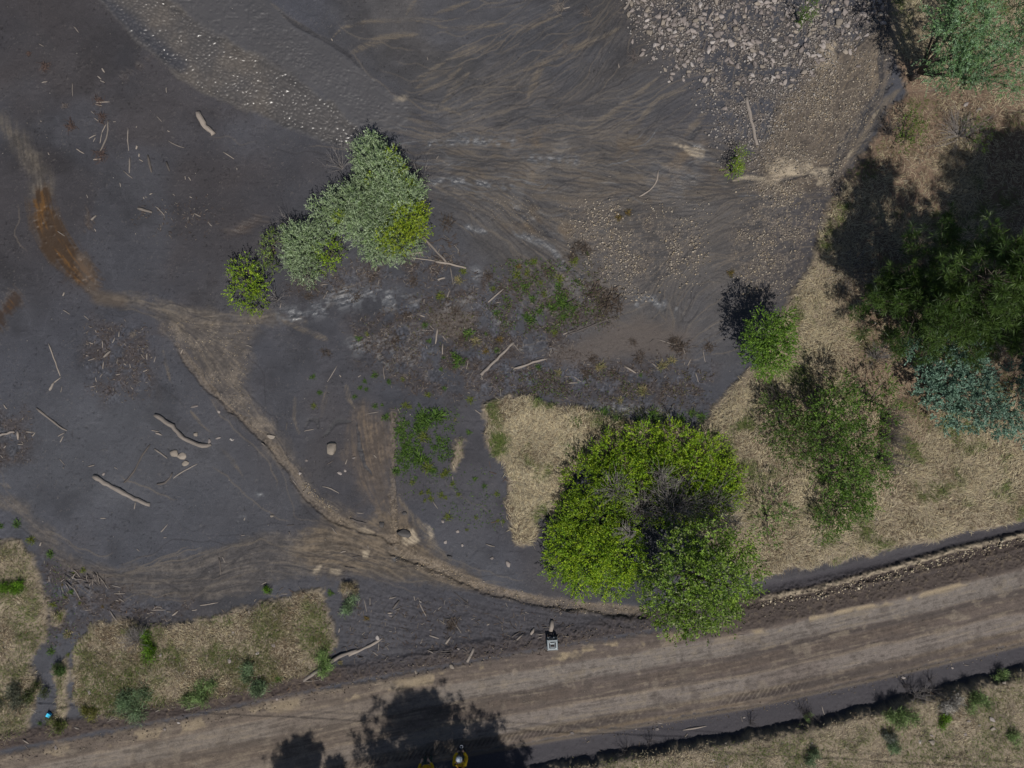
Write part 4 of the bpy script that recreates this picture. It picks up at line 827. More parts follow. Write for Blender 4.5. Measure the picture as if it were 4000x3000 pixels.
for nm, lb, x, y, r, hh, pal, n in [
 ('rabbitbrush', 'pale green feathery bush at the road edge of the lower grass bank', *cp('M', 1770, 1010), 56, .5, SAGE, 1000), ('rabbitbrush', 'grey-green feathery bush with woody centre spreading onto the roadside mud', *cp('M', 1170, 1130), 78, .5, DSAGE, 1300),
 ('rabbitbrush', 'grey-green bush beside the road at the middle of the grass bank', *cp('N', 10, 930), 58, .5, DSAGE, 1000), ('rabbitbrush', 'light green bush under the long fallen branch', *cp('N', 570, 730), 46, .45, [(.16, .25, .075), (.20, .28, .11)], 900),
 ('shrub', 'bright green leafy bush beside the dead grey bush on the grass bank', *cp('M', 1290, 600), 46, .5, FRESH, 900), ('grass_clump', 'fresh green grass clump on the dry patch at the left edge', *cp('M', 125, 110), 40, .4, FRESH, 900),
 ('rabbitbrush', 'sage bush on the mud between grass bank and channel junction', *cp('N', 820, 240), 44, .45, DSAGE, 700), ('rabbitbrush', 'olive tuft at the lower edge of the grass bank', *cp('M', 745, 1170), 36, .35, [(.12, .12, .03), (.17, .17, .05)], 600),
 ('rabbitbrush', 'green bush at the bottom right with its shadow on the ditch', *cp('P', 1115, 1200), 52, .6, SAGE, 1100), ('rabbitbrush', 'dull green bush beside the pale dead clump at the bottom right', *cp('P', 1780, 1080), 44, .5, SAGE, 800),
 ('grass_clump', 'pale dead grass clump on the bank above the roadside ditch', *cp('P', 1580, 1080), 44, .45, WHITE, 800), ('rabbitbrush', 'bright green low plant below the pale dead clump', *cp('P', 1500, 1200), 38, .3, FRESH, 500),
 ('rabbitbrush', 'blue-green sage bush low on the bottom right bank', *cp('P', 1080, 1450), 36, .35, DSAGE, 600), ('rabbitbrush', 'dark sage bush half in shade on the bottom right bank', *cp('P', 360, 1540), 34, .6, DSAGE, 600),
 ('rabbitbrush', 'bush by the white stone at the top of the bottom right bank', *cp('P', 2000, 850), 26, .5, SAGE, 500), ('rabbitbrush', 'small green weed at the edge of the roadside ditch', *cp('P', 355, 1220), 18, .35, SAGE, 300),
 ('rabbitbrush', 'grey sage beside the green bush on the bottom right bank', *cp('P', 1020, 1380), 30, .6, [(.13, .15, .12), (.18, .19, .16)], 500), ('rabbitbrush', 'sage bush at the far right of the bottom bank', *cp('P', 2100, 1360), 34, .4, SAGE, 500),
 ('shrub', 'dark grey-green brush in the lower left corner', *cp('M', 120, 1000), 60, .5, [(.10, .11, .08), (.15, .15, .11)], 900), ('shrub', 'olive weeds on the narrow strip between two muddy runnels', *cp('M', 490, 1240), 36, .35, [(.08, .11, .025), (.14, .16, .05)], 600),
 ('shrub', 'grey-green weed at the lower left of the grass bank', *cp('M', 300, 980), 44, .4, [(.07, .095, .03), (.11, .13, .055)], 700), ('shrub', 'green weeds at the head of the muddy runnel', *cp('M', 540, 820), 36, .35, [(.06, .11, .03), (.09, .14, .05)], 600),
 ('shrub', 'leafy weed growing through the silt at the grass bank corner', *cp('N', 120, 120), 22, .3, FRESH, 300), ('grass_clump', 'straw clump on the mud beside the grass bank', *cp('N', 810, 100), 26, .3, STRAW, 600)]:
    dome(nm, lb, 'bush' if nm != 'grass_clump' else 'grass clump', x, y, r, hh, pal, int(x * 7 + y) % 9999, int(n * 1.8))
bare('dead silver grey bush on the grass bank', *cp('M', 1180, 560), 90, .75, .9, .006, 'twig', (.1, .5, 0), seed=61)
bare('grey dead twigs beside the shaded ditch bank', *cp('P', 1280, 1040), 30, .6, .8, .006, 'twig', (0, .2, 0), seed=62)
bare('pale dead twigs left of the pale grass clump', *cp('P', 1345, 990), 26, .6, .6, .006, 'twig', (0, .4, 0), seed=63)
for k, (x, y) in enumerate([cp('O', 990, 1500), cp('O', 1190, 1430), cp('P', 280, 1150), cp('P', 330, 1180), cp('O', 2060, 1270), cp('P', 1400, 900), cp('P', 1180, 950)]):
    bare('dark dry weed on the rim of the roadside ditch', x, y, 14, .55, .6, .006, 'darktwig', (0, .1, 0), group='dry weeds on the ditch rim', seed=70 + k)

PALS = dict(g=[(.07, .13, .025), (.11, .18, .035), (.05, .10, .025)], y=[(.17, .19, .03), (.13, .15, .03), (.09, .12, .03)], b=[(.075, .056, .046), (.105, .08, .064), (.055, .045, .039)], o=[(.20, .13, .045), (.15, .10, .045), (.10, .10, .03)], s=[(.27, .22, .12), (.2, .17, .09), (.16, .17, .07)])
def tuft_mesh(kind, seed):
    g = np.random.default_rng(seed); n = 70 if kind != 'b' else 90
    th = g.random(n) * 2 * math.pi; el = .15 + .9 * g.random(n) ** 1.3
    d = np.stack([np.cos(th) * np.cos(el), np.sin(th) * np.cos(el), np.sin(el)], -1)
    P = np.stack([g.normal(size=n) * .22, g.normal(size=n) * .22, np.zeros(n)], -1)
    if kind == 'b': P = np.stack([g.normal(size=n) * .5, g.normal(size=n) * .4, .04 * g.random(n)], -1); d[:, 2] *= .35
    V, F, c = leaf_quads(P, d, unit(g.normal(size=(n, 3)) * .5 + np.array([0, 0, 1.])), .45 + .55 * g.random(n), np.full(n, .075), pick(PALS[kind], n, g) * (.7 + .6 * g.random((n, 1))))
    return mesh_np('reed_tuft', V, F, c)
TM = {k: [tuft_mesh(k, 300 + i * 7 + ord(k)) for i in range(4)] for k in PALS}
tl = {'F': [(1590,900,45,'y'),(890,1270,34,'g'),(960,1230,24,'y'),(1500,1290,30,'g'),(1460,1155,34,'g'),(1830,1225,60,'g'),(1760,1470,62,'g'),(1720,1420,50,'g'),(1620,1430,22,'g'),(1600,1530,26,'g'),(490,1600,30,'g'),(1030,1585,36,'g'),(940,1635,28,'g'),(1270,1620,24,'y'),(2050,840,40,'y'),(1720,1030,40,'b'),(2110,1280,42,'o'),(1990,1380,42,'o'),(2080,1370,32,'g'),(2080,1050,40,'g'),(1790,685,36,'y'),(1150,1640,32,'g'),(1985,1230,22,'g'),(2190,770,24,'y'),(1650,270,60,'b'),(1750,760,50,'s'),(1900,1290,50,'s'),(460,900,36,'b'),(1210,1280,50,'b'),(1310,1070,40,'b'),(2010,730,40,'b'),(2130,830,40,'b'),(1360,780,44,'b'),(870,910,44,'b'),(1000,740,36,'b'),(1790,1260,40,'b'),(600,1390,40,'b')],
 'G': [(190,600,36,'y'),(130,700,40,'y'),(40,720,45,'y'),(100,820,45,'g'),(250,780,24,'y'),(410,750,45,'y'),(400,820,42,'g'),(420,930,60,'g'),(450,970,70,'g'),(280,890,32,'y'),(180,930,42,'g'),(170,1100,62,'g'),(120,1080,50,'g'),(520,1010,44,'g'),(440,1080,44,'g'),(640,500,50,'b'),(540,600,45,'y'),(650,530,20,'g'),(370,1220,36,'y'),(700,850,80,'b'),(840,920,95,'b'),(900,980,60,'b'),(780,1010,60,'b'),(350,1000,60,'g'),(240,1020,42,'g'),(60,650,34,'o'),(1110,1580,24,'g'),(760,1510,60,'s'),(1430,1330,60,'b'),(1480,1360,50,'b'),(1100,1430,50,'b'),(300,700,36,'b'),(560,470,50,'b'),(520,560,40,'b'),(1000,180,40,'o'),(920,220,40,'o'),(230,1510,36,'g'),(400,1560,36,'s'),(700,1440,40,'b'),(1390,1280,40,'b'),(1700,1340,40,'b'),(1890,700,40,'o'),(560,1060,40,'b'),(1040,1300,30,'b'),(880,1580,50,'b'),(640,1560,60,'b'),(1300,1500,60,'s'),(1380,1460,50,'s')],
 'J': [(550,75,30,'g'),(500,190,30,'y'),(900,35,26,'g'),(955,45,24,'g'),(855,110,24,'g'),(1490,95,36,'y'),(1290,185,40,'y'),(1410,185,22,'g'),(1030,190,32,'g'),(1090,180,20,'g'),(1120,290,42,'g'),(1550,280,90,'g'),(1480,340,72,'g'),(1440,280,60,'g'),(1230,410,42,'g'),(1310,340,34,'g'),(1400,400,70,'g'),(1450,460,60,'y'),(1280,540,34,'g'),(1320,510,42,'g'),(1290,600,50,'g'),(1550,550,32,'g'),(1580,480,42,'g'),(1420,640,80,'g'),(1240,665,38,'g'),(1210,755,46,'g'),(1480,720,60,'y'),(1530,740,42,'g'),(1640,760,42,'y'),(1610,790,30,'y'),(1890,820,30,'g'),(1840,420,30,'g'),(1430,940,28,'y'),(1490,930,28,'y'),(1600,960,36,'y'),(1510,990,32,'y'),(1460,1005,22,'y'),(1640,985,22,'y'),(1750,955,30,'y'),(1660,1150,42,'y'),(1720,310,22,'s'),(1850,140,42,'y'),(1630,40,24,'g'),(1970,880,30,'g'),(1900,1155,20,'y'),(1820,1260,20,'y'),(2090,1180,20,'y'),(2140,1190,20,'y'),(1350,850,30,'y'),(1380,810,24,'g'),(1700,860,30,'y'),(1300,720,30,'g'),(1390,350,40,'g'),(1340,450,40,'g'),(1260,480,34,'g'),(1330,200,26,'y'),(2080,950,26,'y')],
 'I': [(150,1210,50,'g'),(270,1350,46,'y'),(440,1470,46,'g'),(720,1610,32,'y'),(10,1230,30,'g'),(640,1640,22,'y')], 'M': [(460,250,42,'y'),(620,135,32,'g'),(445,655,42,'g'),(570,185,20,'y'),(890,265,18,'o'),(540,75,16,'o'),(690,235,18,'y'),(520,350,40,'y'),(590,500,44,'s'),(350,1270,30,'g'),(590,680,22,'y')], 'N': [(645,150,36,'g'),(955,370,30,'o'),(1690,420,60,'b'),(730,750,30,'s'),(150,870,50,'s'),(200,890,40,'g')],
 'K': [(790,240,60,'g'),(740,280,50,'g'),(1230,270,70,'g'),(1450,310,60,'g'),(1100,310,50,'g'),(950,340,50,'s'),(550,320,60,'g'),(480,560,60,'g'),(600,560,50,'g'),(1130,60,60,'s'),(220,140,40,'g'),(930,140,40,'s'),(1640,290,60,'g'),(1250,330,60,'g'),(900,310,46,'g'),(1550,250,44,'g')]}
tl_lab = dict(g=('green reed tuft sprouting through the dark mud', 'green reed tufts in the mud'), y=('yellow-green low tuft growing through the dark mud', 'yellow-green tufts in the mud'), b=('brown mat of flattened dead reeds on the mud', 'brown dead reed mats'),
              o=('orange-brown dried reed tuft on the mud', 'orange dried reed tufts'), s=('straw coloured grass tuft standing in the mud', 'straw tufts in the mud'))
for c_, lst in tl.items():
    for x, y, r, kd in lst:
        px, py = cp(c_, x, y); o = add('reed_tuft' if kd in 'gyo' else ('dead_reed_mat' if kd == 'b' else 'straw_tuft'), TM[kd][random.randrange(4)], M['blade'])
        rr = r / 2.212 * S * 1.2; o.location = W(px, py, gz(px, py)); o.scale = (rr, rr * random.uniform(.75, 1.1), rr * .9); o.rotation_euler = (0, 0, random.random() * 6.28)
        tag(o, tl_lab[kd][0], 'reed tuft', tl_lab[kd][1])

# ------------------------------------------------------------------ driftwood
def log(name, c_, pts, wcr, mat='drift', seed=0, taper=(1., .8), lift=.22, label=None, cat='driftwood', group=None, cut=False, zoff=0.0):
    g = np.random.default_rng(seed + int(abs(pts[0][0]) * 3 + abs(pts[0][1]))); q = [np.array(cp(c_, *p)) for p in pts]; r = max(wcr / 2.212 * S * .5, .011)
    P = []; 
    for i in range(len(q) - 1):
        L = np.linalg.norm(q[i + 1] - q[i]); k = max(2, int(L / 16))
        for j in range(k): P.append(q[i] + (q[i + 1] - q[i]) * j / k)
    P.append(q[-1]); n = len(P); sides = 10 if r > .05 else (7 if r > .025 else 5)
    if n > 4 and len(q) > 2:
        A = np.array(P)
        for _ in range(2): A[1:-1] = (A[:-2] + A[1:-1] * 2 + A[2:]) / 4
        P = list(A)
    rad = [r * (taper[0] + (taper[1] - taper[0]) * i / (n - 1)) * (1 + .34 * (g.random() - .5)) for i in range(n)]
    if not cut: rad[0] *= .7; rad[-1] *= .55
    z = np.array([gz(*p) for p in P]); z = .6 * np.linspace(z[0], z[-1], n) + .4 * np.maximum(z, np.linspace(z[0], z[-1], n))
    o0 = W(*q[0], 0); pts3 = [np.array(W(*p, 0)) - np.array(o0) + np.array([(g.random() - .5) * r * .55, (g.random() - .5) * r * .55, zz + r * lift * (.6 + .8 * g.random()) + zoff]) for p, zz in zip(P, z)]
    mb = MB(); mb.tube(pts3, rad, sides, True, g, .22); o = mb.build(name, M[mat]); o.location = o0
    return tag(o, label, cat, group)
big = [
 ('A', [(1715,975),(1745,1040),(1775,1100),(1855,1170)], 52, 'drift', 'short thick pale log with a bend, alone on the mud below the rippled stream', True),
 ('A', [(935,1040),(937,1120),(912,1230),(858,1320)], 15, 'drift', 'curved pale branch between two clumps of reddish roots', False),
 ('A', [(1110,1110),(1102,1180),(1114,1305)], 10, 'drift', 'thin upright pale stick below the root clumps on the mud flat', False), ('A', [(1125,1360),(1118,1430),(1120,1495)], 15, 'drift', 'knobbly pale stick beside the two half-buried dark logs', False),
 ('A', [(1065,1475),(1145,1540)], 11, 'drift', 'slanting pale stick just under the knobbly stick', False), ('A', [(1278,1340),(1290,1420),(1312,1490)], 24, 'dark_drift', 'longer of the two half-buried dark grey logs on the mud flat', False),
 ('A', [(1440,1400),(1467,1478)], 24, 'dark_drift', 'shorter of the two half-buried dark grey logs on the mud flat', False), ('A', [(1455,1215),(1510,1255),(1592,1276)], 10, 'drift', 'curved white stick midway between the thick log and the dark logs', False), ('A', [(1930,1315),(2025,1375)], 11, 'drift', 'pale stick a little below the thick bent log', False),
 ('E', [(1195,140),(1255,155),(1310,178)], 28, 'drift', 'broad pale slab of wood on the dark mud left of the willows', False), ('E', [(1345,125),(1385,155),(1420,202)], 12, 'drift', 'thin pale stick right of the broad pale slab', False),
 ('E', [(785,237),(830,200)], 20, 'drift', 'stubby pale wood piece next to the rusty stain', True), ('E', [(418,1310),(445,1380),(480,1480),(518,1590)], 14, 'drift', 'long thin pale pole lying toward the left edge of the mud flat', False), ('E', [(465,1645),(525,1600)], 13, 'drift', 'short pale piece touching the lower end of the long thin pole', False),
 ('E', [(893,1427),(925,1395),(957,1370)], 20, 'drift', 'widest pale chip in the brown debris patch', False), ('I', [(1340,272),(1400,305),(1500,360),(1540,412),(1590,465),(1680,510),(1755,538),(1830,524)], 46, 'drift', 'large crooked pale log with a pointed end near the three flat boulders', False),
 ('I', [(310,212),(370,260),(440,310),(500,365),(575,402)], 22, 'drift', 'slender pale log broken at its right end, upper left of the straight log', False), ('I', [(808,795),(900,850),(1000,900),(1100,955),(1200,1005),(1300,1045)], 42, 'drift', 'long straight weathered log with peeling bark on the smooth mud', True),
 ('I', [(1075,852),(1130,800),(1180,720),(1215,640),(1298,520)], 18, 'dark_drift', 'mud-covered branch half buried between the straight log and the boulders', False), ('I', [(1335,560),(1390,595),(1447,643)], 17, 'drift', 'short pale pole just left of the three flat boulders', False),
 ('I', [(1355,868),(1430,858),(1478,810),(1490,765)], 22, 'dark_drift', 'dark curved root below the three flat boulders', False), ('I', [(1500,812),(1560,765),(1620,735),(1708,690)], 13, 'drift', 'thin muddy stick leading from the dark root to the boulders', False),
 ('I', [(-20,444),(60,425),(118,410)], 24, 'drift', 'pale stick cut by the left edge beside a brown debris patch', True), ('I', [(150,405),(152,480)], 24, 'drift', 'upright pale chip beside the stick at the left edge', False), ('I', [(425,55),(440,20),(465,-12)], 22, 'drift', 'curved pale stub below the long thin pole', False),
 ('I', [(1890,1500),(1905,1580),(1908,1650)], 15, 'dark_drift', 'dark upright stick on the brown streaked silt', False), ('J', [(575,885),(650,897),(718,945)], 12, 'drift', 'bent pale stick on the mud right of the tan channel', False),
 ('J', [(1525,1010),(1570,1075)], 11, 'drift', 'pale stick among the yellow tufts on the dark mud', False), ('J', [(1985,1383),(2062,1407)], 16, 'drift', 'pale stick with a dark shadow near the bright mound', False), ('J', [(812,1160),(870,1185),(955,1202)], 20, 'dark_drift', 'dark branch at the end of the tan channel', False),
 ('J', [(838,1492),(918,1487)], 12, 'dark_drift', 'dark stick on the brown silt by the channel junction', False), ('J', [(770,1580),(865,1594)], 12, 'dark_drift', 'dark stick below the channel junction', False),
 ('F', [(1405,352),(1520,470),(1645,604)], 22, 'drift', 'long straight plank running down from the willow clump', True), ('F', [(1555,600),(1700,625),(1815,657)], 22, 'drift', 'plank lying crosswise at the foot of the long straight plank', True), ('F', [(1340,568),(1450,580),(1560,597)], 11, 'drift', 'thin plank leading from the willows to the crosswise plank', False),
 ('F', [(1305,542),(1442,520)], 20, 'drift', 'short plank under the willows left of the long straight plank', True), ('F', [(1675,640),(1690,720),(1706,805)], 9, 'drift', 'thin pole below the crosswise plank', False), ('F', [(2003,952),(2065,900),(2135,838)], 15, 'drift', 'plank slanting through the upper reeds', True),
 ('F', [(1943,1582),(2080,1445),(2225,1300)], 26, 'drift', 'long thick plank slanting below the reed bed', True), ('F', [(1565,1175),(1562,1250),(1548,1312)], 18, 'drift', 'curved weathered board in the brown reed debris', False), ('F', [(1615,1310),(1610,1405)], 13, 'drift', 'narrow board standing out below the curved board', False),
 ('F', [(558,803),(622,797)], 16, 'drift', 'pale stick at the lower rim of the willow clump', False), ('F', [(1568,757),(1632,741)], 19, 'drift', 'short board above the thin straw reeds', True), ('F', [(1415,1062),(1457,1080)], 15, 'drift', 'stub of board beside the round mud bar', False),
 ('G', [(480,1232),(600,1190),(760,1125),(915,1078)], 13, 'dark_drift', 'long dark pole half sunk across the mud bar', False), ('G', [(15,1527),(100,1510),(180,1465),(302,1443)], 22, 'drift', 'curved pale branch below the long thick plank', False), ('G', [(978,1508),(1072,1562)], 16, 'drift', 'short thick stick on the brown debris flat', False),
 ('G', [(1258,1270),(1340,1298),(1422,1325)], 9, 'drift', 'thin pale stick over the dead reeds near the round shrub', False), ('G', [(1468,1338),(1498,1402)], 15, 'drift', 'stick standing in dead reeds near the round shrub', False), ('G', [(1600,5),(1685,50)], 12, 'dark_drift', 'dark stick on the gully sand under the lower sand patch', False),
 ('C', [(1263,1472),(1255,1560),(1220,1620),(1160,1668),(1095,1700)], 15, 'drift', 'long curved branch in the middle of the gully', False), ('C', [(2028,840),(2050,970),(2085,1120),(2117,1258)], 32, 'drift', 'straight brown log at the lower right of the rock field', True),
 ('C', [(965,85),(1000,50),(1022,-10)], 27, 'drift', 'grey log end at the top edge left of the rock field', True), ('C', [(637,48),(685,152)], 13, 'dark_drift', 'thin dark stick near the root mass at the top edge', False), ('C', [(1568,15),(1575,80),(1582,135)], 26, 'drift', 'log among rocks at the top of the rock field', False),
 ('C', [(1742,90),(1715,130),(1698,162)], 20, 'drift', 'short log beside the top log of the rock field', False), ('C', [(1562,258),(1550,345)], 18, 'drift', 'upright pale stick among rocks left of the largest boulder', False), ('C', [(1672,348),(1660,400),(1633,462)], 20, 'dark_drift', 'dark curved branch under the largest boulder', False),
 ('C', [(1872,368),(1864,475)], 18, 'dark_drift', 'dark straight branch right of the largest boulder', False), ('C', [(1865,553),(1965,582)], 20, 'dark_drift', 'dark brown log lying level in the rock field', False), ('C', [(2212,595),(2155,602)], 17, 'dark_drift', 'brown log piece at the centre of the rock field', False), ('C', [(1050,255),(1032,312)], 24, 'dark_drift', 'dark stump on the sand left of the rock field', False),
 ('C', [(1948,698),(2012,752)], 14, 'dark_drift', 'reddish brown branch low in the rock field', False), ('D', [(262,200),(215,300),(163,408)], 14, 'dark_drift', 'charred pole lying below the sapling in the rocks', False), ('D', [(1600,1455),(1690,1440),(1760,1400),(1825,1335)], 14, 'drift', 'white curved branch on the red soil under the dead bush', False),
 ('M', [(628,78),(660,140),(697,205)], 13, 'drift', 'forked pale stick under the stick pile at the lower left', False), ('M', [(948,293),(985,350),(1022,382)], 13, 'drift', 'crooked stick at the upper edge of the grass bank', False), ('M', [(1488,342),(1542,298)], 16, 'drift', 'short pale stick on the trodden mud', False), ('M', [(1728,252),(1885,230)], 12, 'drift', 'long pale stick at the corner of the grass bank', False),
 ('M', [(988,150),(1082,150)], 12, 'drift', 'level pale stick right of the stick pile', False), ('M', [(1328,285),(1345,262),(1375,262),(1402,280)], 11, 'drift', 'arched pale twig on the trodden mud', False), ('M', [(1598,1152),(1722,1115)], 15, 'drift', 'pale pole beside the road under the feathery bush', False), ('M', [(648,1300),(692,1317)], 17, 'drift', 'pale stub on the roadside mud at the lower left', False),
 ('M', [(203,1408),(257,1437)], 16, 'drift', 'pale stub on the roadside mud in the lower left corner', False), ('M', [(1590,838),(1608,808),(1632,800)], 13, 'drift', 'white bone-like stick on the grass bank', False),
 ('N', [(418,892),(560,800),(680,720),(780,665),(870,638)], 34, 'drift', 'thicker part of the long fallen branch across the corner of the grass bank', False), ('N', [(800,688),(900,635),(980,612),(1088,538)], 27, 'drift', 'upper crooked branch overlapping the long fallen branch', False), ('N', [(412,906),(550,893)], 10, 'drift', 'thin stick at the road end of the long fallen branch', False),
 ('N', [(1828,737),(1855,680),(1882,622)], 28, 'drift', 'short post leaning on the berm beside the road', True), ('N', [(1638,587),(1682,523)], 22, 'drift', 'pale broken stick on the churned mud', False), ('N', [(1498,513),(1577,542)], 20, 'drift', 'flat chip left of the pale broken stick', False), ('N', [(1180,287),(1240,208)], 22, 'dark_drift', 'dark stump above the split boards on the churned mud', False),
 ('N', [(1148,196),(1212,180)], 13, 'drift', 'light stick above the dark stump', False), ('N', [(1013,653),(1052,690)], 15, 'drift', 'small chunk of wood under the crooked branch', False), ('N', [(1518,648),(1692,646)], 12, 'dark_drift', 'upper of two dark parallel sticks on the churned mud', False), ('N', [(1558,670),(1718,665)], 11, 'dark_drift', 'lower of two dark parallel sticks on the churned mud', False), ('N', [(1706,138),(1780,200),(1855,262)], 9, 'dark_drift', 'thin dark pole below the channel junction', False),
 ('N', [(1140,320),(1182,318)], 16, 'drift', 'split board below the dark stump', False), ('O', [(345,383),(338,472)], 38, 'drift', 'wide split board standing above the crate', True), ('O', [(163,503),(187,448)], 27, 'drift', 'broken tan board left of the crate', False), ('O', [(38,547),(98,498)], 22, 'drift', 'tan board furthest left of the crate', False), ('O', [(-5,525),(72,480)], 16, 'dark_drift', 'dark stick among the boards left of the crate', False),
 ('O', [(203,502),(282,489)], 12, 'drift', 'thin lath touching the crate shadow', False), ('O', [(1478,1336),(1580,1318),(1684,1300)], 17, 'drift', 'pale pole lying in the roadside ditch mud', False), ('O', [(1953,513),(2008,510)], 10, 'drift', 'white stick at the top edge of the road', False),
]
for k, (c_, pts, wd, mt, lb, cut) in enumerate(big): log('driftwood_log' if wd > 24 else 'driftwood_stick', c_, pts, wd, mt, k, label=lb, cut=cut)
